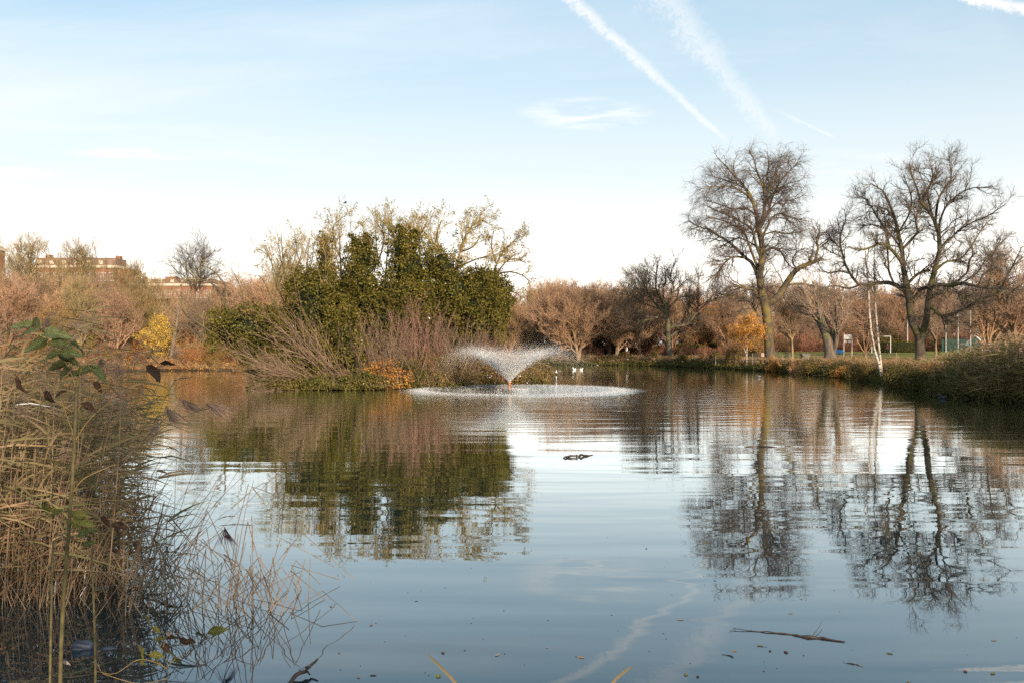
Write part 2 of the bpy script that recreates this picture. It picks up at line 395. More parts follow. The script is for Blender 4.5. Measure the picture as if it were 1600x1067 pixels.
def big_leaf(name, c1, c2, blot):
    m, N = base_mat(name); tc = N.n('ShaderNodeTexCoord'); ob = tc.outputs['Object']; x, y, z = N.sep(ob); oi = N.n('ShaderNodeObjectInfo')
    off = N.n('ShaderNodeVectorMath', operation='ADD'); N.link(ob, off.inputs[0]); N.link(N.xyz(N.m('MULTIPLY', oi.outputs['Random'], 9.0), 0.0), off.inputs[1])
    n1 = N.noise(off.outputs[0], 45, 4, .6); n2 = N.noise(off.outputs[0], 26, 5, .7)
    ay = N.m('ABSOLUTE', y); c = N.mix(N.ramp(n1, .3, .7), c4(c1), c4(c2))
    sv_ = N.m('SINE', N.m('MULTIPLY', N.m('SUBTRACT', x, N.m('MULTIPLY', ay, .9)), 620.0)); vein = N.m('MAXIMUM', N.m('MULTIPLY', N.ramp(sv_, .82, .98), .45), N.ramp(ay, .0016, .0006))
    c = N.mix(N.m('MULTIPLY', vein, .5), c, c4(tuple(min(1, q * 2.0 + .04) for q in c2)))
    c = N.mix(N.m('MULTIPLY', N.ramp(N.m('ADD', n2, N.m('MULTIPLY', ay, 6.0)), .58, .74), .9), c, c4(blot))
    vm = N.n('ShaderNodeVectorMath', operation='SCALE'); N.link(c, vm.inputs[0]); N.link(N.ramp(oi.outputs['Random'], 0, 1, .7, 1.25, False), vm.inputs['Scale'])
    b = N.n('ShaderNodeBsdfPrincipled'); N.link(vm.outputs[0], b.inputs['Base Color']); b.inputs['Roughness'].default_value = .55; b.inputs['Specular IOR Level'].default_value = .3
    bp = N.n('ShaderNodeBump'); bp.inputs['Distance'].default_value = .0016; N.link(N.m('ADD', sv_, N.m('MULTIPLY', n1, 2.0)), bp.inputs['Height']); N.link(bp.outputs[0], b.inputs['Normal'])
    tr = N.n('ShaderNodeBsdfTranslucent'); N.link(vm.outputs[0], tr.inputs[0]); mx = N.n('ShaderNodeMixShader'); mx.inputs[0].default_value = .3; N.link(b.outputs[0], mx.inputs[1]); N.link(tr.outputs[0], mx.inputs[2])
    o = N.n('ShaderNodeOutputMaterial'); N.link(mx.outputs[0], o.inputs[0]); return m
M['leaf_sap'] = big_leaf('leaf_sap', (.09, .115, .035), (.17, .19, .075), (.10, .055, .02))
M['leaf_sap_yellow'] = big_leaf('leaf_sap_yellow', (.15, .16, .03), (.26, .24, .06), (.13, .065, .025))
M['leaf_sap_brown'] = big_leaf('leaf_sap_brown', (.055, .028, .018), (.13, .07, .04), (.03, .018, .012))
M['white_paint'] = plain('white_paint', (.38, .375, .36), .6)
M['metal_grey'] = plain('metal_grey', (.35, .36, .36), .5, .5)
M['steel_dark'] = plain('steel_dark', (.03, .035, .035), .5, .5)
M['brass'] = plain('brass', (.30, .11, .04), .45, .5, .4, 20)

# ------------------------------------------------------------------ lake outline and ground
LAKE = np.array([(24, 20), (24.6, 30), (25, 38), (24.3, 43), (23.6, 47.5), (25.4, 54.8), (27.2, 63), (28.2, 72), (28.6, 82), (28.4, 92), (24.7, 108), (20.5, 118), (17, 122.5), (11.7, 126), (6.5, 129),
                 (0, 134), (-8, 137), (-18, 122), (-24, 106), (-28, 100), (-34, 98.5), (-40, 97.5), (-48, 93), (-58, 80), (-62, 60), (-56, 40), (-40, 22), (-24, 13), (-13, 9), (-7, 5.6), (0, 4.3), (8, 4.0), (16, 6), (22, 12)], float)
ISLE = np.array([(-17.5, 60), (-16.6, 56.6), (-15, 55.2), (-11, 54.7), (-8, 55.0), (-6, 56.2), (-4.2, 58), (-2, 60.8), (0, 63), (1.8, 65.2), (2.5, 69), (-1, 73), (-9, 74), (-15, 69)], float)

def sdist(x, y, poly):
    """signed distance to a polygon, positive inside"""
    x = np.asarray(x, float); y = np.asarray(y, float); d = np.full(x.shape, 1e9); ins = np.zeros(x.shape, bool)
    n = len(poly)
    for i in range(n):
        ax, ay = poly[i]; bx, by = poly[(i + 1) % n]
        ex, ey = bx - ax, by - ay
        t = np.clip(((x - ax) * ex + (y - ay) * ey) / (ex * ex + ey * ey), 0, 1)
        d = np.minimum(d, np.hypot(x - ax - t * ex, y - ay - t * ey))
        c = (ay > y) != (by > y)
        with np.errstate(divide='ignore', invalid='ignore'):
            xi = ax + (y - ay) / (by - ay if by != ay else 1e-9) * ex
        ins ^= c & (x < xi)
    return np.where(ins, d, -d)

def gz(x, y):
    x = np.asarray(x, float); y = np.asarray(y, float)
    o = -sdist(x, y, LAKE)                                   # metres outside the lake
    i = sdist(x, y, ISLE)
    def bank(q, top): 
        return -0.7 + (top + .7) * np.clip((q + 1.0) / 2.4, 0, 1) ** 0.9
    z = bank(o, .85) + np.clip(o - 1.5, 0, 60) * .013 + np.clip(o - 60, 0, 400) * .004
    z = z + .06 * np.sin(x * .31) * np.cos(y * .27) * (o > 1)
    return np.maximum(z, bank(i, .65))
def G1(x, y): return float(gz(np.array([x]), np.array([y]))[0])

def build_ground():
    def axis(a, b, lo, hi, d):
        m = np.arange(lo, hi, d); l = lo - np.geomspace(d, lo - a, 26)[::-1]; h = hi + np.geomspace(.01, b - hi, 26)
        return np.concatenate([l, m, h])
    xs = axis(-900, 900, -66, 46, .8); ys = axis(-120, 1500, 0, 142, .8)
    X, Y = np.meshgrid(xs, ys); Z = gz(X, Y)
    nx = len(xs); i, j = np.meshgrid(np.arange(len(ys) - 1), np.arange(nx - 1), indexing='ij'); b = i * nx + j
    g = G(); g.add(np.stack([X, Y, Z], -1), np.stack([b, b + 1, b + nx + 1, b + nx], -1))
    m, N = base_mat('ground_cover'); tc = N.n('ShaderNodeTexCoord'); ob = tc.outputs['Object']; x, y, z = N.sep(ob)
    big = N.noise(ob, .12, 4, .6); fine = N.noise(ob, 9, 5, .7); mid = N.noise(ob, 1.1, 4, .6)
    gr = N.mix(N.ramp(mid, .3, .7), (.13, .15, .032, 1), (.21, .205, .055, 1))
    gr = N.mix(N.m('MULTIPLY', N.ramp(fine, .35, .7), .5), gr, (.20, .18, .06, 1))
    li = N.mix(N.ramp(mid, .35, .65), (.09, .055, .03, 1), (.19, .115, .06, 1))
    li = N.mix(N.ramp(fine, .5, .7), li, (.26, .15, .06, 1))
    # open lawn on the right beyond the bank, leaf litter under the trees on the left and far side
    f = N.m('MULTIPLY', N.ramp(N.m('ADD', x, N.m('MULTIPLY', N.m('SUBTRACT', big, .5), 16)), 21, 30), N.ramp(y, 20, 40))
    c = N.mix(f, li, gr)
    c = N.mix(N.ramp(N.m('ADD', z, N.m('MULTIPLY', mid, .3)), .55, .25), c, (.03, .022, .015, 1))   # wet mud at the edge
    b = N.n('ShaderNodeBsdfPrincipled'); N.link(c, b.inputs['Base Color']); b.inputs['Roughness'].default_value = .95
    b.inputs['Specular IOR Level'].default_value = .1
    bp = N.n('ShaderNodeBump'); bp.inputs['Distance'].default_value = .06; N.link(fine, bp.inputs['Height']); N.link(bp.outputs[0], b.inputs['Normal'])
    o = N.n('ShaderNodeOutputMaterial'); N.link(b.outputs[0], o.inputs[0])
    tag(g.build('ground', m), kind='structure')
build_ground()

FX, FY = -0.16, 54.8            # the fountain
def build_water():
    g = G(); g.add([(-75, -2, 0), (40, -2, 0), (40, 145, 0), (-75, 145, 0)], [(0, 1, 2, 3)])
    m, N = base_mat('lake_water'); tc = N.n('ShaderNodeTexCoord'); ob = tc.outputs['Object']; x, y, z = N.sep(ob)
    dx = N.m('SUBTRACT', x, FX + .5); dy = N.m('SUBTRACT', y, FY + .2)
    dist = N.m('SQRT', N.m('ADD', N.m('MULTIPLY', dx, dx), N.m('MULTIPLY', dy, dy)))
    warp = N.noise(ob, .25, 2, .5)
    def nz(sx, sy, sc, det, rough=.5, off=0.):
        mp = N.n('ShaderNodeMapping'); N.link(ob, mp.inputs[0]); mp.inputs['Scale'].default_value = (sx, sy, 1); mp.inputs['Location'].default_value = (off, off * .7, 0)
        mp.inputs['Rotation'].default_value = (0, 0, .05)
        return N.noise(mp.outputs[0], sc, det, rough, .3)
    # long low undulations running out from the fountain, crests across the view
    swell = N.m('MULTIPLY', nz(.10, .55, 1.5, 2, .45), .013)
    mid = N.m('MULTIPLY', nz(.30, 1.4, 1.6, 3, .5, 3.), .0023)
    midf = N.ramp(y, 7, 26, .12, 1.0)
    mid = N.m('MULTIPLY', mid, midf)
    fine = N.m('MULTIPLY', nz(.9, 3.2, 2.4, 3, .55, 7.), .0013)
    fine = N.m('MULTIPLY', fine, N.ramp(y, 10, 34, .0, 1.0))
    # wind lanes: patches of finer ripple
    lane = N.ramp(nz(.05, .22, 1.0, 2, .5, 11.), .48, .62)
    brz = N.m('MULTIPLY', N.m('MULTIPLY', nz(1.2, 3.2, 2.2, 2, .6, 5.), .0036), N.m('MULTIPLY', lane, N.ramp(y, 24, 44)))
    # broken water thrown up by the falling drops
    chop = nz(1.0, 1.5, 2.6, 4, .7, 2.)
    ring = N.m('MULTIPLY', N.ramp(dist, 8.4, 6.0), N.ramp(dist, 1.2, 5.0, .35, 1.0))
    outer = N.m('MULTIPLY', N.ramp(dist, 26, 8), .13)
    chop = N.m('MULTIPLY', chop, N.m('MULTIPLY', N.m('ADD', ring, outer), .055))
    rad = N.m('MULTIPLY', N.m('SINE', N.m('MULTIPLY', N.m('ADD', dist, N.m('MULTIPLY', warp, 1.5)), 7.0)), N.m('MULTIPLY', N.ramp(dist, 34, 8), .0022))
    h = swell
    for k in (mid, fine, brz, chop, rad): h = N.m('ADD', h, k)
    bp = N.n('ShaderNodeBump'); bp.inputs['Distance'].default_value = 1.0; bp.inputs['Strength'].default_value = 1.0; N.link(h, bp.inputs['Height'])
    b = N.n('ShaderNodeBsdfPrincipled')
    b.inputs['Base Color'].default_value = (.005, .017, .026, 1); b.inputs['Roughness'].default_value = .01; b.inputs['IOR'].default_value = 1.78
    N.link(bp.outputs[0], b.inputs['Normal']); b.inputs['Specular IOR Level'].default_value = 0.0; b.inputs['Roughness'].default_value = .6
    fr = N.n('ShaderNodeFresnel'); fr.inputs['IOR'].default_value = 1.34; N.link(bp.outputs[0], fr.inputs['Normal'])
    gl = N.n('ShaderNodeBsdfGlossy'); gl.inputs['Roughness'].default_value = .01; gl.inputs['Color'].default_value = (.92, .985, 1, 1); N.link(bp.outputs[0], gl.inputs['Normal'])
    mx = N.n('ShaderNodeMixShader'); N.link(N.m('MULTIPLY', fr.outputs[0], 1.95, clamp=True), mx.inputs[0]); N.link(b.outputs[0], mx.inputs[1]); N.link(gl.outputs[0], mx.inputs[2])
    o = N.n('ShaderNodeOutputMaterial'); N.link(mx.outputs[0], o.inputs[0])
    tag(g.build('water', m, smooth=False), kind='structure')
build_water()

# ------------------------------------------------------------------ buildings behind the trees on the left
M['brick'] = plain('brick', (.21, .105, .068), .9, .1, .25, 1.2)
M['brick_red'] = plain('brick_red', (.26, .085, .045), .9, .1, .2, 1.2)
M['slate'] = plain('slate', (.17, .115, .09), .85, .2, .2, 1.)
M['stone_band'] = plain('stone_band', (.50, .43, .34), .8, .2, .08, 2.)
m_, N_ = base_mat('window_glass'); b_ = N_.n('ShaderNodeBsdfPrincipled'); b_.inputs['Base Color'].default_value = (.03, .035, .04, 1); b_.inputs['Roughness'].default_value = .08
o_ = N_.n('ShaderNodeOutputMaterial'); N_.link(b_.outputs[0], o_.inputs[0]); M['glass'] = m_

def window_mesh(w, h, bars=2):
    f = G(); t = .11
    f.box(-w / 2, w / 2, -.06, .1, 0, t); f.box(-w / 2, w / 2, -.06, .1, h - t, h)
    f.box(-w / 2, -w / 2 + t, -.058, .1, t, h - t); f.box(w / 2 - t, w / 2, -.058, .1, t, h - t)
    f.box(-w / 2 + t, w / 2 - t, -.05, .08, h / 2 - .05, h / 2 + .05)
    for k in range(1, bars): x = -w / 2 + w * k / bars; f.box(x - .035, x + .035, -.045, .07, t, h - t)
    f.box(-w / 2 - .12, w / 2 + .12, -.16, .1, -.14, -.003)
    g = G(); g.box(-w / 2 + .05, w / 2 - .05, .1, .12, .05, h - .05)
    return f, g

def apartment(name, x0, x1, d, ytop, ycor, loc_label, cols, rows, extras, depth=12, tall=False):
    k = d / F; X0 = (x0 - 800) * k; X1 = (x1 - 800) * k; Zt = CAMH - (ytop - HOR) * k; Zc = CAMH - (ycor - HOR) * k
    cx = (X0 + X1) / 2; zg = G1(cx, d) - .5
    root = empty(name, (cx, d, 0), *loc_label)
    h = (X1 - X0) / 2
    w = G(); w.box(-h, h, 0, depth, zg, Zc); w.build('wall', M['brick'], root, smooth=False)
    c = G(); c.box(-h - .35, h + .35, -.35, depth + .35, Zc + .003, Zc + .55); c.build('cornice', M['stone_band'], root, smooth=False)
    a = G(); a.box(-h + .2, h - .2, .3, depth - .3, Zc + .553, Zt); rf = a.build('roof', M['slate'], root, smooth=False)
    d0 = None
    for q in np.arange(-h + .9, h - .9, 2.6):
        if d0 is None:
            rl = G(); rl.box(-.42, .42, -.12, .3, 0, .75); d0 = dn = rl.build('dormer', M['stone_band'], rf, smooth=False)
        else: dn = d0.copy(); COL.objects.link(dn); dn.parent = rf
        dn.location = (q, .297, Zc + .85)
    for (a0, a1, yt, mt, kind) in extras:
        e = G(); e.box((a0 - 800) * k - cx, (a1 - 800) * k - cx, 3.0, 3.0 + max(1.2, (a1 - a0) * k), Zt + .003, CAMH - (yt - HOR) * k)
        ch = e.build(kind, M[mt], rf, smooth=False)
    fw, gw = window_mesh(1.5, 1.75, 3); f0 = p0 = None
    for r in range(rows):
        for c_ in range(cols):
            wx = -h + (c_ + .5) * 2 * h / cols; wz = Zc - 2.7 - r * 3.1
            if wz < zg + .5: continue
            if f0 is None:
                f0 = fw.build('window', M['white_paint'], root, smooth=False); p0 = gw.build('pane', M['glass'], f0, smooth=False); fo = f0
            else:
                fo = f0.copy(); COL.objects.link(fo); fo.parent = root
                po = p0.copy(); COL.objects.link(po); po.parent = fo
            fo.location = (wx, -.06, wz)
    return root
apartment('apartment_building', 54, 181, 190, 403, 419, ('tall brown brick apartment block with pale cornice and two chimneys behind the left trees', 'building'), 9, 6,
          [(60, 67, 396, 'brick', 'chimney'), (171, 178, 398, 'brick', 'chimney'), (109, 132, 400, 'brick', 'roof_block')], depth=6)
kb = 190 / F; bb_ = [o for o in COL.objects if o.get('category') == 'building'][0]; hb = (181 - 54) / 2 * kb
g = G(); g.box(hb + .01, hb + 25 * kb, .6, 5, 0, CAMH + (540 - 421) * kb); g.build('side_wing', M['brick'], bb_, smooth=False)
apartment('apartment_building', 209, 332, 205, 436, 447, ('lower brown brick apartment block with white windows behind the bare tree on the left', 'building'), 8, 5,
          [(250, 267, 431, 'brick', 'roof_block'), (214, 219, 431, 'brick', 'chimney'), (300, 305, 429, 'brick', 'chimney')])
apartment('apartment_building', -120, -6, 170, 384, 391, ('brick apartment block cut off by the left edge of the photograph', 'building'), 6, 7,
          [(-40, -28, 372, 'brick', 'chimney')], depth=3)
# aerial on the roof
mk = 196 / F; mr = empty('roof_aerial', ((182 - 800) * mk, 196, CAMH - (425 - HOR) * mk), 'thin aerial mast with a cross arm standing above the tall brick block', 'aerial')
zt = (425 - 386) * mk
g = G(); g.tubes((np.array([[(0, 0, 0.), (0, 0, zt)]]), np.array([[.07, .05]])), 5); g.build('mast', M['metal_grey'], mr)
for (z0, w0) in ((zt - .03, 1.25), (zt * .66, .3), (zt * .5, .35)):
    g = G(); g.tubes((np.array([[(-.1, 0, z0), (w0, 0, z0 + .02)]]), np.array([[.045, .04]])), 4); g.build('arm', M['metal_grey'], mr)

# small red brick house with a gabled end beyond the lawn
def gable_house():
    d = 170; k = d / F; cx = (1226 - 800) * k; gy = G1(cx, d); root = empty('brick_house', (cx, d, gy), 'small red brick house with dark gabled roof, seen between the tallest tree and the pollard', 'house', rz=-.25)
    W = 2.6; ze = CAMH - (533 - HOR) * k - gy; zr = CAMH - (517 - HOR) * k - gy
    g = G(); g.add([(-W, 0, -1), (W, 0, -1), (W, 0, ze), (0, 0, zr), (-W, 0, ze), (-W, 6, -1), (W, 6, -1), (W, 6, ze), (0, 6, zr), (-W, 6, ze)],
                   [(0, 1, 2, 4), (1, 6, 7, 2), (0, 4, 9, 5), (5, 9, 7, 6)], [(4, 2, 3), (9, 8, 7)])
    g.build('wall', M['brick_red'], root, smooth=False)
    for s in (-1, 1):
        r = G(); a = np.array([(0, -.5, zr + .25), (s * (W + .6), -.5, ze - .25), (s * (W + .6), 6.5, ze - .25), (0, 6.5, zr + .25)]); b = a + (0, 0, -.18)
        r.add(np.vstack([a, b]), [(0, 1, 2, 3), (7, 6, 5, 4), (0, 4, 5, 1), (1, 5, 6, 2), (2, 6, 7, 3)]); r.build('roof', M['slate'], root, smooth=False)
    r = G(); r.box(-.22, .22, -.14, -.003, zr - 1.3, zr - .9); r.build('wall_lamp', M['white_paint'], root, smooth=False)
    f, p = window_mesh(1.2, 1.3); fo = f.build('window', M['white_paint'], root, smooth=False); p.build('pane', M['glass'], fo, smooth=False); fo.location = (-.9, -.06, .9)
    w = G(); w.box(-W - 3.6, -W - .003, .8, 5, -1, ze - .3); w.build('side_wing', M['slate'], root, smooth=False)
gable_house()

# ------------------------------------------------------------------ trees
def proto_tree(name, seed, H, W, th, r0, nl, n1, n2, n3, twr, barkm, twigm, trop=(0, 0, .12), lean=0., low=-.35, leaf=None, nleaf=0, lsize=.12, label=None, catg='tree', group=None, wander=.14, mult=1, tube=3, forks=1, L1=.30):
    r = np.random.default_rng(seed); root = empty(name, (0, 0, 0), label, catg, group)
    tr = []; trR = []
    for f in range(forks):
        a = r.uniform(0, 6.28); sp = 0 if forks == 1 else .22
        top = np.array([math.cos(a) * sp * W + lean * H, math.sin(a) * sp * W, H * .72])
        pts = np.array([(0, 0, -.4), (top[0] * .12, top[1] * .12, th * .6), (top[0] * .45 + r.normal() * .02 * H, top[1] * .45, H * .42), top + r.normal(size=3) * .02 * H])
        tr.append(catmull(pts, 12)); trR.append(r0 * np.array([1.35, 1.0, .92, .86, .8, .72, .62, .52, .42, .32, .24, .15]) * (1 if f == 0 else .8))
    tr = np.array(tr); trR = np.array(trR)
    limbs = []; lr = []
    c = np.array([lean * H * .6, 0, th + (H - th) * .5])
    for q in range(nl):
        f = r.integers(forks); t = r.uniform(th / (H * .72), .98); k = int(t * 11); st = tr[f, k]; rad = trR[f, k]
        a = q * 2.399 + r.normal() * .4; zz = r.uniform(low, 1.0) if q > 2 else .85
        if t > .7: zz = max(zz, .1)
        hh = math.sqrt(max(0, 1 - zz * zz)); R_ = r.uniform(.78, 1.0)
        tg = c + np.array([math.cos(a) * hh * W / 2, math.sin(a) * hh * W / 2, zz * (H - th) / 2]) * R_
        dv = tg - st; L = np.linalg.norm(dv); ct = st + dv * .45 + np.array([0, 0, 1]) * L * .16 + r.normal(size=3) * L * .06
        tt = np.linspace(0, 1, 9)[:, None]; b = (1 - tt) ** 2 * st + 2 * tt * (1 - tt) * ct + tt ** 2 * tg
        b[1:-1] += r.normal(size=(7, 3)) * L * .015
        limbs.append(b); lr.append(np.linspace(min(rad * .62, r0 * .5), max(twr * 1.6, .012), 9))
    lim = (np.array(limbs), np.array(lr))
    g = G(); g.tubes((tr, trR), 8); g.tubes(lim, 5); g.build('trunk', barkm, root)
    b1 = spawn(lim, n1, (.15, 1), (.4, 1.0), (H * L1 * .5, H * L1), 5, wander, trop, .6, .3, .35, twr * 1.3, r)
    b2 = spawn(cat(lim, b1), n2, (.2, 1), (.4, 1.0), (H * .06, H * .13), 4, wander * 1.3, trop, .6, .4, .3, twr, r)
    b3 = spawn(b2, n3, (.2, 1), (.35, .9), (H * .03, H * .07), 2, wander * 1.5, trop, .7, .5, .2, twr * .7, r)
    g = G(); g.tubes(b1, 4); g.tubes(b2, tube); g.tubes(b3, 3)
    g.build('crown', twigm, root)
    if leaf is not None:
        i = r.integers(0, len(b3[0]), nleaf); C = b3[0][i, -1] + r.normal(size=(nleaf, 3)) * lsize * .8
        g = G(); g.leaves(C, lsize, r=r, down=.5); g.build('foliage', leaf, root)
    return root

SECT = [(60, 'at the far left edge'), (140, 'below the tall brick block'), (225, 'left of the golden tree'), (300, 'near the golden tree'), (380, 'right of the golden tree'), (500, 'beside the left of the island'), (860, 'just right of the island'),
        (940, 'behind the low-forked dome tree'), (1010, 'behind the walkers'), (1090, 'behind the oak'), (1180, 'behind the orange birch'), (1270, 'behind the tallest tree'), (1350, 'behind the pollard'), (1420, 'behind the white birch'), (1500, 'behind the spreading tree'), (9999, 'towards the right edge')]
def ROW(d): return 'front row' if d < 108 or 130 < d < 144 else ('second row' if d < 118 or 144 <= d < 158 or 165 < d < 180 else 'back rows')
def place(o, px, d, s=1.0, rz=None, color=None, label=None, group=None, first=False, sz=None):
    c = o if first else copy_tree(o)
    if label and '@' in label:
        row = ROW(d); sec = next(t for lim, t in SECT if px < lim); label = label.replace('@', row + ' ' + sec); group = label
    x = (px - 800) / F * d; c.location = (x, d, G1(x, d) - .05)
    c.rotation_euler.z = random.uniform(0, 6.28) if rz is None else rz
    c.scale = (s, s, s * (sz or 1))
    if label: c['label'] = label
    if group: c['group'] = group
    if color is not None:
        for ch in c.children: ch.color = (*color, 1)
    return c

ptA = proto_tree('bare_tree', 11, 12.5, 9.5, 2.2, .30, 20, 170, 1500, 5200, .020, M['bark_brown'], M['twig_brown'], low=-.6)
ptB = proto_tree('bare_tree', 12, 11.5, 10.5, 1.6, .34, 22, 170, 1500, 5200, .020, M['bark_grey'], M['twig_brown'], forks=3, low=-.5, trop=(0, 0, .2))
ptC = proto_tree('bare_tree', 13, 13.0, 8.0, 3.0, .24, 18, 150, 1300, 4600, .018, M['bark_grey'], M['twig_grey'], trop=(0, 0, .25), low=-.4)
ptD = proto_tree('bare_tree', 14, 10.0, 8.5, 1.5, .26, 20, 160, 1300, 3600, .018, M['bark_mossy'], M['twig_olive'], low=-.6, leaf=M['leaf_sparse'], nleaf=1500, lsize=.16, wander=.2)
PW = dict(warm=(1.18, 1.02, .80), pink=(1.12, .98, .88), oli=(1.1, 1.05, .66), dk=(.75, .7, .7), org=(1.4, 1.0, .62), n=(1.05, 1.0, .86))
used = set()
def put(pt, *a, **k):
    f = id(pt) not in used; used.add(id(pt)); return place(pt, *a, first=f, **k)

r = random.Random(3)
LB = 'bare tree of the left far wood, @'; LG = None
rows_ = [(104, .78, 30), (112, .90, 34), (124, .96, 38), (138, .90, 60)]
for (d, s, step) in rows_:
    x = -70 + r.uniform(0, 20)
    while x < 500:
        top = .95 if x < 40 else (.88 if x < 205 else (.75 if x < 340 else .94))
        if not (205 < x < 300 and d < 110):
            pt = r.choice([ptA, ptA, ptB, ptC, ptD if 90 < x < 260 else ptA, ptD if 120 < x < 240 else ptB])
            tint = PW[r.choice(['warm', 'pink', 'n', 'oli' if 90 < x < 260 else 'warm'])]
            put(pt, x, d + r.uniform(-3, 3), s * top * r.uniform(.88, 1.08), color=tint, label=LB, group=LG)
        x += step * r.uniform(.75, 1.25)
for (x, d, s) in ((34, 122, 1.22), (84, 128, 1.12), (118, 130, 1.22), (196, 126, 1.0), (236, 120, .84), (345, 112, .85), (380, 118, .93), (420, 112, .95), (452, 120, 1.0)):
    put(r.choice([ptC, ptD]), x, d, s, color=PW['oli'], label=LB, group=LG)
for x, d in ((500, 128), (530, 131), (558, 136), (585, 138), (515, 140), (545, 146), (612, 146), (640, 146), (668, 150), (696, 149), (724, 150), (752, 150), (780, 150), (600, 156), (655, 160), (710, 160), (765, 160)):
    put(r.choice([ptA, ptB]), x, d, r.uniform(.8, .98), color=PW['warm'], label='bare brown tree glimpsed behind the thicket of the island', group='bare trees glimpsed behind the island')
CB = 'bare tree of the wood beyond the lake, @'; CG = None
for (d, s, step) in ((138, .90, 30), (150, 1.0, 36), (166, 1.08, 42)):
    x = 770 + r.uniform(0, 20)
    while x < 1185:
        hs = 1.0 if 840 < x < 980 else (.78 if x > 1060 else .9)
        if x < 840: hs = .72
        put(r.choice([ptA, ptB, ptB]), x, d + r.uniform(-3, 3), s * hs * r.uniform(.88, 1.06), color=PW[r.choice(['warm', 'pink', 'n', 'org' if x > 1080 else 'pink'])], label=CB, group=CG)
        x += step * r.uniform(.8, 1.2)
for x in range(780, 1700, 26):
    put(r.choice([ptA, ptB]), x, 232 + r.uniform(-8, 8), r.uniform(1.15, 1.45), color=PW[r.choice(['warm', 'pink'])], label='distant bare tree in the farthest belt beyond the lawn and lake', group='distant bare trees in the farthest belt')
RB = 'bare tree beyond the right lawn, @'; RG = None
for (d, s, step) in ((172, .66, 34), (188, .78, 40), (206, .86, 40)):
    x = 1130 + r.uniform(0, 20)
    while x < 1680:
        hs = 1.22 if x > 1300 else .86
        put(r.choice([ptA, ptB, ptA, ptC]), x, d + r.uniform(-3, 3), s * hs * r.uniform(.85, 1.1), color=PW[r.choice(['warm', 'pink', 'dk', 'org' if x < 1250 else 'pink'])], label=RB, group=RG)
        x += step * r.uniform(.8, 1.2)
for (x, d, s, l) in ((1585, 96, .95, 'bare brown tree at the right edge standing behind the reeds'), (1545, 120, .95, 'bare tree between the great spreading tree and the right edge reeds'),
                     (1462, 118, .75, 'smaller bare tree with a pale trunk behind the great spreading tree'), (1238, 112, .72, 'slender bare tree between the tall mossy tree and the pollard'),
                     (1352, 112, .62, 'reddish twiggy tree behind the white twin birch')):
    put(ptC if x in (1462, 1238) else ptA, x, d, s, color=PW['pink'] if x > 1300 else PW['warm'], label=l, group='single bare trees on the lawn')

# low-forked trees at the far end of the lake
for (x, d, s, l) in ((905, 128, .88, 'low-forked bare tree with a broad dome of shoots, left end of the far bank'), (962, 130, .74, 'small bare dome tree on a short trunk right of the two walkers'),
                     (1002, 131, .80, 'bare tree standing just left of the dark oak on the far bank'), (872, 131, .80, 'bare bushy tree leaning over the water at the far left corner')):
    put(ptB, x, d, s, color=(1.15, 1.0, .82), label=l, group='low-forked bare trees on the far bank')
tall = proto_tree('bare_tree', 31, 19, 9.0, 8, .26, 13, 120, 900, 2600, .02, M['bark_dark'], M['twig_dark'], low=-.3, label='tall bare tree standing above the left wood in front of the lower brick block')
place(tall, 304, 150, .98, 1.0, first=True)
c = place(tall, 1000, 150, .78, 2.0, label='bare tree with a rounded crown rising behind and left of the dark oak')

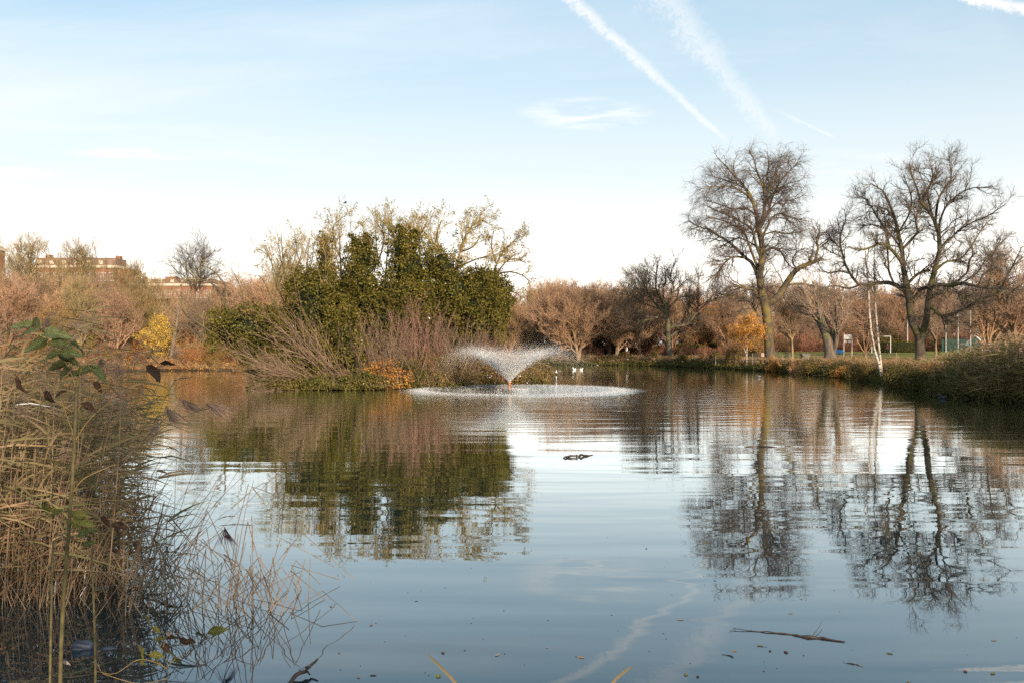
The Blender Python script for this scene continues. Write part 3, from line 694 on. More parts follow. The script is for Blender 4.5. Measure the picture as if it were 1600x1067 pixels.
# --- hero trees
zA = zconv(1060, 220, 786 / 280)
limA = traced([
    [(402, 955, 30), (398, 900, 25), (392, 850, 22), (388, 770, 22), (375, 700, 24), (358, 640, 18), (355, 580, 17), (370, 510, 15), (365, 450, 14), (350, 390, 13), (345, 330, 10), (325, 260, 8), (300, 215, 7), (255, 165, 5), (205, 110, 3), (165, 68, 1.5)],
    [(350, 390, 10), (372, 330, 8), (378, 270, 7), (372, 200, 6), (345, 140, 4), (330, 80, 2.5), (310, 40, 1.5)],
    [(350, 395, 8), (372, 360, 7), (395, 310, 6), (412, 250, 5), (440, 190, 4), (480, 140, 3), (530, 95, 1.5)],
    [(378, 270, 6), (400, 210, 4), (420, 150, 3), (455, 60, 1.5)], [(376, 220, 4), (395, 120, 3), (390, 50, 1.5)],
    [(350, 600, 10), (325, 540, 9), (295, 515, 8), (255, 475, 7), (215, 440, 6), (170, 415, 5), (130, 390, 4), (80, 375, 3), (45, 350, 1.5)],
    [(295, 515, 6), (240, 510, 5), (200, 540, 4), (170, 580, 3), (120, 620, 2)],
    [(350, 560, 7), (325, 500, 6), (290, 410, 5), (240, 370, 4), (190, 350, 3), (120, 330, 2)],
    [(362, 520, 6), (335, 440, 6), (320, 385, 5), (260, 350, 4), (200, 320, 3), (130, 290, 2)],
    [(347, 335, 5), (300, 300, 4), (240, 300, 3), (180, 280, 2.5), (110, 260, 1.5)], [(325, 260, 5), (280, 225, 4), (220, 200, 3), (150, 205, 2.5), (80, 215, 1.5)],
    [(300, 215, 4), (250, 190, 3), (190, 170, 2), (130, 150, 1.5)], [(255, 165, 3), (240, 110, 2), (260, 60, 1.5)],
    [(370, 510, 6), (390, 480, 6), (420, 470, 5), (450, 490, 4), (480, 540, 3), (520, 570, 2)],
    [(362, 430, 6), (390, 380, 5.5), (410, 340, 5), (450, 320, 4), (500, 340, 3), (560, 350, 1.5)], [(395, 310, 4), (440, 270, 3), (500, 260, 2.5), (550, 240, 1.5)],
    [(378, 715, 20), (420, 700, 18), (455, 655, 16), (490, 600, 14), (520, 565, 13), (560, 545, 11), (600, 530, 9), (630, 515, 7)],
    [(595, 535, 7), (575, 520, 7), (590, 503, 6)], [(600, 525, 6), (612, 470, 5), (605, 430, 4.5), (622, 402, 4)],
    [(465, 640, 7), (490, 632, 6), (530, 628, 6), (580, 635, 5), (630, 660, 4), (660, 690, 2)], [(520, 565, 5), (500, 530, 4), (520, 490, 3), (560, 470, 2)],
    [(358, 650, 8), (310, 650, 7), (265, 640, 6), (235, 640, 5), (200, 660, 3)], [(380, 780, 7), (345, 760, 7), (330, 720, 6), (290, 690, 5), (240, 690, 4), (180, 670, 3)],
    [(372, 290, 4), (420, 230, 3), (480, 190, 2), (520, 180, 1.5)], [(355, 420, 4), (420, 400, 3.5), (470, 410, 3), (530, 400, 2)], [(365, 480, 4), (300, 440, 3.5), (250, 430, 3), (180, 470, 2)]],
    zA, 104, K=14, spread=.45, rs=.9)
ra = np.random.default_rng(5)
rootA = empty('weeping_tree', (limA[0][0, 0, 0], 104, G1(limA[0][0, 0, 0], 104)), 'tallest bare tree, with drooping twigs, yellow moss at its fork and a broken right limb', 'tree')
locA = np.array(rootA.location)
M['bark_moss_fork'] = bark('bark_moss_fork', (.045, .036, .026), (.125, .10, .075), scale=4, moss=(.24, .19, .02), mossamt=.45)
g = G(); g.V = []; g.tubes(limA, 7); g.build('trunk', M['bark_moss_fork'], rootA, locA)
b1 = spawn(limA, 420, (.22, 1), (.4, 1.0), (2.2, 5.0), 6, .16, (0, 0, .0), .55, .3, .62, .022, ra, .07)
b2 = spawn(cat(limA, b1), 3400, (.25, 1), (.4, 1.1), (.9, 2.4), 5, .2, (0, 0, -.12), .6, .45, .5, .014, ra, .035)
b3 = spawn(cat(b1, b2), 12000, (.3, 1), (.4, 1.1), (.6, 1.9), 3, .16, (0, 0, -.36), .6, .6, .3, .0088, ra, .016)
g = G(); g.tubes(b1, 4); g.tubes(b2, 3); g.tubes(b3, 3); g.build('crown', M['twig_weep'], rootA, locA)

zB = zconv(1280, 220, 776 / 320)
limB = traced([
    [(385, 830, 25), (382, 780, 21), (376, 735, 18), (352, 690, 18), (345, 640, 17), (340, 590, 16), (330, 540, 14), (318, 480, 11), (315, 420, 9), (300, 350, 8), (285, 290, 6), (262, 230, 5), (240, 190, 3.5), (200, 165, 2)],
    [(383, 765, 16), (392, 730, 14), (405, 690, 14), (412, 620, 13), (420, 560, 12), (435, 500, 11), (450, 440, 10), (460, 390, 9), (445, 330, 8), (430, 290, 7), (405, 255, 6), (380, 225, 5), (370, 180, 4), (350, 130, 3), (340, 90, 1.5)],
    [(440, 305, 6), (450, 230, 5), (470, 190, 4), (500, 150, 3), (495, 90, 2), (490, 50, 1.2)], [(448, 340, 5), (475, 260, 4), (520, 210, 3), (580, 180, 2.5), (640, 180, 1.5)],
    [(455, 410, 6), (500, 370, 5), (530, 340, 4), (580, 310, 3), (640, 285, 2.5), (700, 245, 1.5)], [(317, 410, 6), (350, 375, 6), (372, 345, 5), (365, 300, 4), (380, 260, 3), (400, 200, 2)],
    [(320, 480, 8), (305, 450, 8), (270, 410, 7), (235, 390, 6), (195, 405, 5), (150, 415, 4), (110, 400, 2)], [(268, 408, 5), (250, 340, 4), (220, 290, 3.5), (190, 240, 3), (160, 210, 1.5)],
    [(342, 600, 12), (320, 565, 11), (285, 545, 10), (240, 535, 9), (190, 550, 8), (150, 545, 7), (120, 510, 6), (95, 460, 5), (85, 410, 4.5), (75, 370, 4), (100, 310, 3), (95, 260, 1.5)],
    [(118, 505, 4), (80, 495, 3.5), (30, 500, 2.5), (0, 480, 1.5)], [(150, 548, 5), (110, 560, 4), (60, 550, 3), (10, 560, 2)], [(85, 410, 3), (60, 390, 2.5), (20, 350, 1.5)], [(84, 440, 3), (40, 420, 2.5), (10, 400, 1.5)],
    [(420, 565, 9), (450, 545, 8), (500, 550, 8), (540, 540, 7), (590, 550, 6), (640, 560, 5), (700, 560, 4), (770, 565, 2)], [(500, 548, 5), (560, 500, 4), (570, 450, 3), (600, 420, 1.5)],
    [(690, 560, 3.5), (715, 510, 3), (740, 460, 2.5), (770, 400, 1.5)], [(410, 635, 9), (430, 632, 8), (455, 660, 7), (480, 665, 7), (530, 645, 6), (580, 620, 6), (640, 590, 5), (690, 570, 2.5)],
    [(415, 600, 7), (460, 575, 6), (510, 570, 5), (560, 600, 4), (590, 610, 3)], [(438, 495, 6), (480, 460, 5), (530, 450, 4), (570, 410, 3), (620, 330, 2.5), (660, 290, 1.5)],
    [(343, 605, 7), (368, 585, 6), (385, 560, 6), (418, 555, 5)], [(332, 545, 7), (375, 505, 6), (420, 490, 6)], [(285, 545, 5), (265, 500, 5), (262, 460, 4), (255, 380, 4), (250, 310, 3), (245, 260, 1.5)],
    [(638, 590, 3), (650, 500, 3), (660, 430, 2.5), (690, 370, 1.5)], [(430, 290, 5), (410, 200, 4), (430, 140, 3), (420, 90, 1.5)], [(300, 350, 4), (340, 280, 3.5), (350, 220, 3), (320, 130, 1.5)],
    [(285, 290, 4), (250, 260, 3), (200, 250, 2), (170, 300, 1.5)], [(315, 430, 5), (290, 380, 4), (240, 330, 3), (180, 320, 2), (150, 340, 1.5)], [(540, 540, 4), (600, 500, 3), (640, 440, 2.5), (700, 420, 1.5)]],
    zB, 64, K=14, spread=.42, rs=.86)
rb = np.random.default_rng(6)
rootB = empty('spreading_tree', (limB[0][0, 0, 0], 64, G1(limB[0][0, 0, 0], 64)), 'great dark spreading bare tree with a mossy twin trunk on the right bank', 'tree')
locB = np.array(rootB.location)
g = G(); g.tubes(limB, 7); g.build('trunk', M['bark_mossy'], rootB, locB)
b1 = spawn(limB, 340, (.22, 1), (.45, 1.05), (1.1, 3.0), 6, .24, (0, 0, .04), .6, .35, .46, .012, rb, .05)
b2 = spawn(cat(limB, b1), 3300, (.25, 1), (.5, 1.1), (.5, 1.3), 4, .28, (0, 0, .08), .65, .45, .45, .009, rb, .025)
b3 = spawn(cat(b1, b2), 15000, (.3, 1), (.45, 1.0), (.25, .8), 3, .26, (0, 0, .12), .7, .6, .3, .0055, rb, .011)
g = G(); g.tubes(b1, 4); g.tubes(b2, 3); g.tubes(b3, 3); g.build('crown', M['twig_tan'], rootB, locB)

zC = zconv(820, 390, 5)
limC = traced([
    [(1135, 880, 34), (1132, 820, 28), (1128, 760, 24), (1122, 680, 21), (1118, 600, 19), (1112, 540, 17), (1108, 490, 14), (1100, 430, 10), (1060, 390, 8), (1030, 330, 7), (1020, 260, 6), (1030, 180, 5), (1040, 110, 4), (1030, 60, 2)],
    [(1108, 480, 10), (1130, 400, 9), (1160, 340, 7), (1160, 280, 6), (1140, 220, 5), (1150, 150, 4), (1180, 90, 2)], [(1112, 490, 9), (1140, 440, 8), (1180, 400, 7), (1230, 370, 5), (1290, 360, 3)],
    [(1160, 340, 5), (1210, 290, 4), (1260, 240, 3), (1310, 230, 2)], [(1108, 500, 9), (1050, 460, 8), (1000, 400, 7), (960, 340, 6), (930, 270, 5), (900, 200, 2.5)],
    [(1112, 540, 9), (1030, 530, 8), (960, 545, 7), (900, 560, 6), (840, 560, 4), (790, 555, 2.5)], [(1050, 460, 6), (980, 440, 5), (900, 400, 4), (840, 370, 3), (740, 340, 2)],
    [(1062, 392, 5), (1000, 320, 4), (950, 240, 3), (880, 160, 2)],
    [(1120, 620, 13), (1180, 600, 12), (1240, 590, 11), (1280, 585, 10), (1310, 540, 9), (1345, 480, 8), (1360, 420, 6), (1340, 340, 5), (1360, 250, 3), (1350, 190, 2)],
    [(1278, 585, 7), (1275, 480, 5), (1285, 400, 4), (1290, 300, 2.5)], [(1340, 490, 5), (1400, 440, 4), (1460, 400, 3), (1520, 360, 2)], [(1128, 700, 12), (1170, 655, 11), (1210, 640, 10), (1245, 650, 8)],
    [(1150, 600, 7), (1220, 560, 6), (1300, 550, 4), (1400, 540, 2)], [(1100, 430, 6), (1080, 340, 5), (1100, 240, 4), (1090, 130, 2)]],
    zC, 124, K=12, spread=.45)
rc = np.random.default_rng(8)
rootC = empty('oak_tree', (limC[0][0, 0, 0], 124, G1(limC[0][0, 0, 0], 124)), 'dark bare oak with a bent low limb and a sawn-off stub on the far bank', 'tree')
locC = np.array(rootC.location)
g = G(); g.tubes(limC, 7); g.build('trunk', M['bark_dark'], rootC, locC)
b1 = spawn(limC, 230, (.2, 1), (.45, 1.0), (1.6, 3.4), 5, .18, (0, 0, .10), .55, .35, .3, .028, rc, .07)
b2 = spawn(cat(limC, b1), 1500, (.25, 1), (.45, 1.1), (.8, 1.8), 4, .22, (0, 0, .12), .6, .45, .3, .018, rc, .035)
b3 = spawn(cat(b1, b2), 4200, (.3, 1), (.45, 1.0), (.4, 1.0), 3, .22, (0, 0, .14), .7, .6, .2, .012, rc, .016)
g = G(); g.tubes(b1, 4); g.tubes(b2, 3); g.tubes(b3, 3); g.build('crown', M['twig_dark'], rootC, locC)

limD = traced([
    [(665, 950, 30), (663, 925, 24), (655, 880, 21), (640, 830, 18), (625, 780, 15), (615, 730, 13), (612, 705, 11)], [(668, 930, 18), (680, 850, 15), (693, 790, 12), (702, 740, 10), (708, 695, 6)],
    [(640, 850, 11), (615, 800, 10), (595, 775, 8), (578, 750, 6)], [(672, 940, 13), (690, 890, 11), (695, 840, 9)]], zA, 86, K=9, spread=.5)
rd = np.random.default_rng(9)
rootD = empty('pollard_tree', (limD[0][0, 0, 0], 86, G1(limD[0][0, 0, 0], 86)), 'old pollard with dark split trunks and thin shoots between the two biggest trees', 'tree')
locD = np.array(rootD.location)
g = G(); g.tubes(limD, 8); g.build('trunk', M['bark_dark'], rootD, locD)
b1 = spawn(limD, 90, (.45, 1), (.2, .8), (2.0, 4.6), 6, .12, (0, 0, .12), .3, .35, .1, .016, rd, .05)
b2 = spawn(b1, 700, (.2, 1), (.4, .9), (.6, 1.8), 4, .2, (0, 0, .05), .6, .45, .3, .012, rd, .03)
b3 = spawn(b2, 1600, (.2, 1), (.4, .9), (.3, .8), 3, .2, (0, 0, .0), .6, .5, .2, .009, rd, .02)
g = G(); g.tubes(b1, 4); g.tubes(b2, 3); g.tubes(b3, 3); g.build('crown', M['twig_brown'], rootD, locD)
g = G(); i = rd.integers(0, len(b1[0]), 90); g.leaves(b1[0][i, 2] + rd.normal(size=(90, 3)) * .3, .2, r=rd); g.build('foliage', M['leaf_gold'], rootD, locD)

# white twin-stemmed birch leaning out of the bank
c1 = lambda: None
zI = zconv(0, 0, 1)
limE = traced([[(1378, 588, 3.6), (1374, 570, 3.0), (1366, 545, 2.5), (1359, 500, 2.2), (1357, 450, 1.8), (1354, 415, 1.3), (1351, 380, .6)],
               [(1378, 586, 3.0), (1376, 560, 2.6), (1373, 535, 2.3), (1369, 490, 2.0), (1367, 445, 1.6), (1366, 405, .9), (1368, 372, .5)]], zI, 66, K=10, spread=.0, rs=.72)
re_ = np.random.default_rng(10)
rootE = empty('birch_tree', (limE[0][0, 0, 0], 66, G1(limE[0][0, 0, 0], 66)), 'thin birch with two leaning white stems at the water edge in front of the lawn', 'tree')
locE = np.array(rootE.location)
limE[0][1] += (.1, .3, 0)
for q in (0, 1): g = G(); g.tubes((limE[0][q:q + 1], limE[1][q:q + 1]), 6); g.build('stem', M['bark_birch'], rootE, locE)
b1 = spawn(limE, 70, (.35, 1), (.5, 1.0), (.8, 2.0), 5, .12, (0, 0, -.02), .5, .4, .4, .008, re_, .02)
b2 = spawn(b1, 500, (.2, 1), (.3, .9), (.4, 1.1), 4, .14, (0, 0, -.2), .6, .5, .2, .005, re_, .01)
g = G(); g.tubes(b1, 3); g.tubes(b2, 3); g.build('crown', M['twig_brown'], rootE, locE)
g = G(); i = re_.integers(0, len(b2[0]), 120); C = b2[0][i, -1]; C = C[C[:, 2] > 6.5]; g.leaves(C, .11, r=re_); g.build('foliage', M['leaf_orange'], rootE, locE)

# small orange birch and golden tree
orange = proto_tree('young_birch', 41, 5.6, 3.9, 1.5, .07, 16, 90, 500, 900, .009, M['bark_birch'], M['twig_brown'], low=-.5, leaf=M['leaf_orange'], nleaf=7600, lsize=.15, label='small orange-leaved birch with a white trunk left of the tallest tree')
place(orange, 1167, 102, 1.0, 0, first=True)
gold = proto_tree('golden_tree', 42, 5.4, 4.4, .5, .09, 20, 120, 600, 1100, .010, M['bark_grey'], M['twig_olive'], low=-.8, leaf=M['leaf_gold'], nleaf=4600, lsize=.16, trop=(0, 0, .25), label='small golden-yellow tree on the left far bank beside a pale leaning trunk')
place(gold, 247, 101.5, .95, 0, first=True)
x0 = P(266, 566, 101); x1 = P(276, 505, 101)
g = G(); c = catmull([x0 - (0, 0, .6), x0 * .6 + x1 * .4, x1, x1 + (.6, 0, 3)], 9)[None]; g.tubes((c, np.array([[.34, .3, .27, .25, .22, .19, .15, .1, .06]])), 7)
rt = empty('leaning_tree', x0, 'pale leaning trunk right of the golden tree on the left far bank', 'tree'); g.build('trunk', M['bark_grey'], rt, x0)
bb = spawn((c, np.full((1, 9), .1)), 60, (.4, 1), (.5, 1.1), (1, 3), 5, .2, (0, 0, .1), .4, .3, .2, .02, ra); g = G(); g.tubes(bb, 3); g.build('crown', M['twig_brown'], rt, x0)
rust = proto_tree('rust_bush', 43, 3.2, 2.6, .3, .05, 14, 70, 260, 400, .010, M['bark_brown'], M['twig_brown'], low=-.9, leaf=M['leaf_rust'], nleaf=900, lsize=.15, label='low bush with rusty orange leaves', catg='bush')
used.add(id(rust))
place(rust, 1188, 108, .9, first=True, label='rusty red bush between the orange birch and the trunk of the tallest tree')
for (x, d, s, l) in ((1244, 86, .62, 'orange-leaved bush low on the bank left of the pollard'), (1228, 128, .75, 'orange-tinged bush in front of the red brick house'), (1097, 112, .55, 'small coppery bush on the bank right of the oak'),
                     (1206, 96, .5, 'orange bush at the foot of the tallest tree'), (1296, 82, .35, 'small orange sprig at the foot of the pollard')):
    place(rust, x, d, s, label=l)

# ------------------------------------------------------------------ shrubs and undergrowth
def stems_from(B, D, L, r0, wander=.1, trop=(0, 0, .1), K=7, r=None, rend=.25):
    r = r or rng; n = len(B); d = nrm(np.asarray(D, float)); pos = np.asarray(B, float); st = (np.broadcast_to(L, (n,)) / (K - 1))[:, None]; pts = [pos]; tr = np.asarray(trop, float)
    for q in range(K - 1):
        d = nrm(d + r.normal(size=(n, 3)) * wander + tr * (q + 1) / K * 2); pos = pos + d * st; pts.append(pos)
    return np.stack(pts, 1), np.broadcast_to(r0, (n,))[:, None] * np.linspace(1, rend, K)[None]

def proto_shrub(name, seed, n, H, spread, r0, n1, n2, barkm, label, leaf=None, nleaf=0, lsize=.09, group=None, catg='shrub', trop=(0, 0, .05), twr=.007, low=0.):
    r = np.random.default_rng(seed); root = empty(name, (0, 0, 0), label, catg, group)
    a = r.uniform(0, 6.28, n); rad = r.uniform(0, .25, n) * spread
    B = np.stack([np.cos(a) * rad, np.sin(a) * rad, np.full(n, -.25)], 1)
    tl = r.uniform(.1, 1, n) * spread
    D = np.stack([np.cos(a) * tl, np.sin(a) * tl, 1.0 - .4 * tl], 1)
    s = stems_from(B, D, H * r.uniform(.6, 1.1, n), r0 * r.uniform(.6, 1.2, n), .1, trop, 7, r)
    b1 = spawn(s, n1, (.15, 1), (.3, .8), (H * .2, H * .45), 5, .14, (0, 0, .03), .6, .35, .4, twr * 1.4, r)
    b2 = spawn(cat(s, b1), n2, (.25, 1), (.3, .9), (H * .08, H * .2), 3, .16, (0, 0, .03), .6, .5, .3, twr, r)
    g = G(); g.tubes(s, 4); g.build('stems', barkm, root)['kind'] = 'stuff'
    g = G(); g.tubes(b1, 3); g.tubes(b2, 3); g.build('twigs', barkm, root)['kind'] = 'stuff'
    if leaf is not None:
        i = r.integers(0, len(b2[0]), nleaf); g = G(); g.leaves(b2[0][i, -1] + r.normal(size=(nleaf, 3)) * lsize, lsize, r=r, down=.4); g.build('foliage', leaf, root)
    return root

M['stem_dry'] = bark('stem_dry', (.11, .075, .05), (.24, .165, .11), bump=0)
M['stem_red'] = bark('stem_red', (.12, .06, .05), (.26, .14, .11), bump=0)
shA = proto_shrub('bare_shrub', 61, 46, 3.4, 1.0, .022, 420, 1700, M['stem_dry'], None, twr=.010)
shB = proto_shrub('bare_shrub', 62, 40, 2.6, 1.3, .020, 360, 1400, M['stem_red'], None, twr=.010)
shC = proto_shrub('leafy_shrub', 63, 34, 2.2, 1.2, .018, 300, 800, M['stem_dry'], None, leaf=M['bush_olive'], nleaf=2600, lsize=.16, twr=.010)
shD = proto_shrub('dark_shrub', 64, 30, 2.4, 1.1, .018, 240, 600, M['stem_dry'], None, leaf=M['bush_green'], nleaf=4200, lsize=.17, twr=.010)
SL = 'bare twiggy shrub in the undergrowth of the left wood'; SG = 'shrubs under the left wood'
for d, st in ((100.5, 26), (106, 24), (113, 26), (122, 32)):
    x = -60
    while x < 480:
        pt = r.choice([shA, shA, shB, shC, shD] if d > 104 else [shA, shB, shC])
        if not (228 < x < 285 and d < 103):
            k = {id(shC): 'leafy', id(shD): 'dark green'}.get(id(pt), 'bare twiggy')
            put(pt, x, d + r.uniform(-1.4, 1.4) + (6 if x > 400 else 0), (1.5 if d > 110 else 1.15 if d > 104 else .8) * r.uniform(.8, 1.2), color=PW[r.choice(['warm', 'n', 'oli', 'org'])],
                label=k + ' shrub under the left far wood, @')
        x += st * r.uniform(.7, 1.3)
for d, st in ((133, 22), (142, 26), (155, 30)):
    x = 800
    while x < 1180:
        pt = r.choice([shA, shB, shD, shC] if d > 140 else [shA, shB, shC])
        if d > 140 or not (945 < x < 1000 or 1030 < x < 1060):
            k = {id(shC): 'leafy', id(shD): 'dark green'}.get(id(pt), 'bare twiggy')
            put(pt, x, d, (1.35 if d > 140 else .85) * r.uniform(.8, 1.2), color=PW[r.choice(['warm', 'pink', 'n'])],
                label=k + ' shrub beyond the lake, @')
        x += st * r.uniform(.7, 1.3)
for d, st in ((166, 19), (182, 22)):
    x = 1120
    while x < 1640:
        pt = r.choice([shA, shB, shD, shB]); k = {id(shD): 'dark green'}.get(id(pt), 'bare twiggy')
        put(pt, x, d, 1.6 * r.uniform(.8, 1.2), color=PW[r.choice(['warm', 'pink', 'dk'])], label=k + ' shrub at the lawn edge, @')
        x += st * r.uniform(.7, 1.3)

for x in range(480, 830, 24):
    put(r.choice([shA, shC, shD]), x, 128 + (x - 480) * .06 + r.uniform(0, 6), 1.3 * r.uniform(.8, 1.2), label='shrub glimpsed through the stems of the island thicket', group='shrubs glimpsed behind the island')
# clipped dark hedge behind the oak
def hedge(x0, x1, d, h, label, seed):
    rr_ = np.random.default_rng(seed); k = d / F; X0, X1 = (x0 - 800) * k, (x1 - 800) * k; z = G1((X0 + X1) / 2, d); root = empty('hedge', ((X0 + X1) / 2, d, z), label, 'hedge'); w = (X1 - X0) / 2
    g = G(); g.box(-w + .15, w - .15, -.5, .5, -.1, h - .15); g.build('shade_core', M['ivy_shade_core'], root)  # dark box added inside the hedge as shade between its leaves
    n = int(w * 2 * h * 260); C = np.stack([rr_.uniform(-w, w, n), rr_.choice([-.62, .62], n) + rr_.normal(size=n) * .1, rr_.uniform(0, h, n)], 1)
    top = rr_.random(n) < .3; C[top, 2] = h + rr_.normal(size=top.sum()) * .07; C[top, 1] = rr_.uniform(-.6, .6, top.sum())
    g = G(); g.leaves(C, .13, r=rr_); g.build('foliage', M['ivy'], root)
hedge(1052, 1120, 140, 1.9, 'dark clipped hedge just right of the oak', 1)
hedge(1118, 1180, 150, 1.5, 'low dark hedge behind the small orange birch', 2)
hedge(1375, 1440, 150, 1.9, 'dark hedge beyond the lawn left of the great spreading tree', 3)

# ------------------------------------------------------------------ the island
def blobs(g, gc, specs, size, per, seed, am=.32, inner=.72, dpt=None, ob=.45):
    rr_ = np.random.default_rng(seed)
    for i, (cx, cy, rx, ry, d) in enumerate(specs):
        c = P(cx, cy, d); k = d / F; rx *= 1.06; ry *= 1.06; R = np.array([rx * k, (rx * k * .8 + ry * k * .2) if dpt is None else dpt, ry * k])
        ds = lump(seed * 31 + i, am, 2.6); ds2 = lump(seed * 77 + i, .26, 7.)
        area = 4 * np.pi * ((R[0] * R[1]) ** 1.6 / 3 + (R[0] * R[2]) ** 1.6 / 3 + (R[1] * R[2]) ** 1.6 / 3) ** (1 / 1.6)
        n = int(area * per); dr = nrm(rr_.normal(size=(n, 3))); f = ds(dr) * ds2(dr) * (1.04 - .24 * rr_.random(n) ** 1.6)
        C = c + dr * R * f[:, None]; ok = C[:, 2] > .15
        # clumps: leaves gather round random centres, leaving hollows between
        m = max(8, n // 90); cc = nrm(rr_.normal(size=(m, 3))); q = rr_.integers(0, m, n); pull = c + cc[q] * R * (ds(cc) * ds2(cc) * 1.02)[q][:, None] + rr_.normal(size=(n, 3)) * R.mean() * .105
        sel = rr_.random(n) < .55; C = np.where(sel[:, None], pull, C); ok = C[:, 2] > .12
        g.leaves(C[ok], size, outward=nrm(dr[ok] * .7 + (0, 0, .45)), ob=ob, aspect=.75, r=rr_, down=.5)
        gc.ball(c, R * inner, 14, 10, lambda d_: ds(d_) * .95)  # dark body added inside the leaves to block light and darken the gaps

def ivy_tree(label, base, trunk_px, specs, seed, d, limbs=(), size=.135, per=150, mat='ivy', topn=0, tl=2.2, twig='twig_olive', leafn=0, name='ivy_tree'):
    """a tree smothered in ivy: traced trunk and limbs, ivy in lumps, bare top growth"""
    rr_ = np.random.default_rng(seed)
    tr = traced([trunk_px] + list(limbs), zI, d, K=10, spread=.35, r=rr_, rs=.5)
    loc = (tr[0][0, 0, 0], d, G1(tr[0][0, 0, 0], d)); root = empty(name, loc, label, 'tree')
    g = G(); g.tubes(tr, 6); g.build('trunk', M['bark_mossy'], root, loc)
    if topn:
        topn = int(topn * 1.35); leafn = int(leafn * 2.2); tl *= .78
        b1 = spawn(tr, topn, (.25, 1), (.3, .9), (tl * .6, tl * 1.4), 6, .15, (0, 0, .10), .5, .3, .2, .016, rr_, .04)
        b2 = spawn(b1, topn * 7, (.2, 1), (.4, 1.0), (tl * .2, tl * .5), 4, .2, (0, 0, .07), .6, .5, .3, .010, rr_, .02)
        b3 = spawn(b2, topn * 16, (.2, 1), (.4, 1.0), (tl * .08, tl * .22), 2, .2, (0, 0, .05), .6, .5, .2, .007, rr_, .012)
        g = G(); g.tubes(b1, 4); g.tubes(b2, 3); g.tubes(b3, 3); g.build('crown', M[twig], root, loc)
        if leafn:
            i = rr_.integers(0, len(b3[0]), leafn); g = G(); g.leaves(b3[0][i, -1] + rr_.normal(size=(leafn, 3)) * .08, .13, r=rr_, down=.3); g.build('foliage', M['leaf_sparse'], root, loc)
    if specs:
        g = G(); gc = G(); blobs(g, gc, specs, size, per, seed, am=.46, inner=.62)
        g.build('ivy', M[mat], root, loc); gc.build('ivy_shade_core', M['ivy_shade_core'], root, loc)
    return root

ivy_tree('ivy-smothered tree leaning out over the water at the left tip of the island', None, [(420, 606, 5), (405, 570, 5), (392, 545, 4), (372, 520, 3)],
         [(383, 515, 44, 32, 58), (358, 512, 26, 28, 58), (395, 545, 32, 28, 58), (412, 578, 24, 26, 57.5), (425, 510, 34, 24, 59), (440, 560, 34, 38, 59)], 101, 58,
         limbs=[[(375, 525, 4), (345, 528, 3.6), (320, 512, 3.2), (300, 498, 2.8), (290, 492, 2), (283, 480, 1)], [(345, 528, 2.6), (330, 548, 1.8), (336, 562, 1.2), (326, 575, .7)],
                [(360, 500, 4), (350, 470, 3.4), (338, 450, 2.8), (325, 440, 2.2), (308, 436, 1.4), (290, 440, .8)], [(350, 468, 2.6), (352, 448, 2), (335, 425, 1.6), (318, 415, .8)],
                [(320, 512, 2), (312, 530, 1.2), (300, 538, .7)], [(365, 500, 2.6), (380, 470, 2), (372, 440, 1.4), (360, 418, .8)]], topn=26, tl=1.7)
ivy_tree('broad mound of dark ivy over a stump in the left half of the island', None, [(500, 604, 8), (498, 560, 7), (505, 500, 6), (508, 440, 4), (509, 385, 2)],
         [(488, 478, 44, 46, 59), (520, 515, 42, 44, 58.5), (505, 560, 40, 36, 58), (463, 520, 30, 40, 60), (478, 440, 26, 16, 60), (540, 545, 34, 40, 57.5), (480, 560, 36, 30, 57.5), (520, 450, 34, 22, 60), (560, 575, 26, 24, 57)], 102, 59, topn=10, tl=2.0)
ivy_tree('low dark ivy mass filling the middle of the island behind the thicket', None, [(600, 602, 5), (602, 540, 5), (606, 480, 4), (612, 440, 2)], [(600, 530, 46, 40, 62.5), (650, 530, 46, 38, 63), (700, 525, 44, 36, 64), (745, 530, 36, 34, 65), (570, 530, 36, 40, 61.5)], 109, 62.5, topn=6, tl=1.5, per=80)
ivy_tree('narrow cone of brownish ivy rising at the left of the island top', None, [(512, 600, 5), (510, 500, 5), (508, 430, 4), (508, 375, 2)],
         [(509, 432, 17, 34, 61), (508, 398, 12, 26, 61), (507, 375, 7, 13, 61)], 103, 61, topn=30, tl=2.2, mat='ivy_brown' if False else 'bush_olive', leafn=250)
ivy_tree('ivy-clad tree with a dark pointed top left of the island centre', None, [(570, 602, 7), (566, 540, 6), (562, 460, 5), (566, 400, 4), (572, 365, 2)],
         [(560, 445, 34, 34, 60.5), (566, 405, 24, 28, 60.5), (556, 384, 12, 15, 60.5), (585, 480, 36, 30, 60), (575, 378, 10, 16, 60.5)], 104, 60.5,
         limbs=[[(566, 440, 4), (590, 410, 3), (600, 370, 2), (585, 345, 1)], [(562, 450, 3), (530, 400, 2.4), (520, 360, 1.6), (528, 345, 1)]], topn=44, tl=2.1, leafn=500)
ivy_tree('tallest ivy tower of the island with a leafy flat top', None, [(640, 603, 8), (640, 540, 7), (636, 460, 6), (634, 400, 5), (634, 355, 2)],
         [(640, 420, 32, 38, 62), (632, 385, 24, 26, 62), (628, 362, 11, 12, 62), (648, 366, 9, 9, 62), (625, 470, 46, 36, 61), (660, 478, 44, 34, 61), (600, 500, 34, 30, 60)], 105, 62,
         limbs=[[(634, 400, 4), (615, 370, 2.6), (608, 348, 1.4)], [(636, 380, 4), (660, 360, 3), (668, 345, 1.6)]], topn=48, tl=2.0, leafn=700)
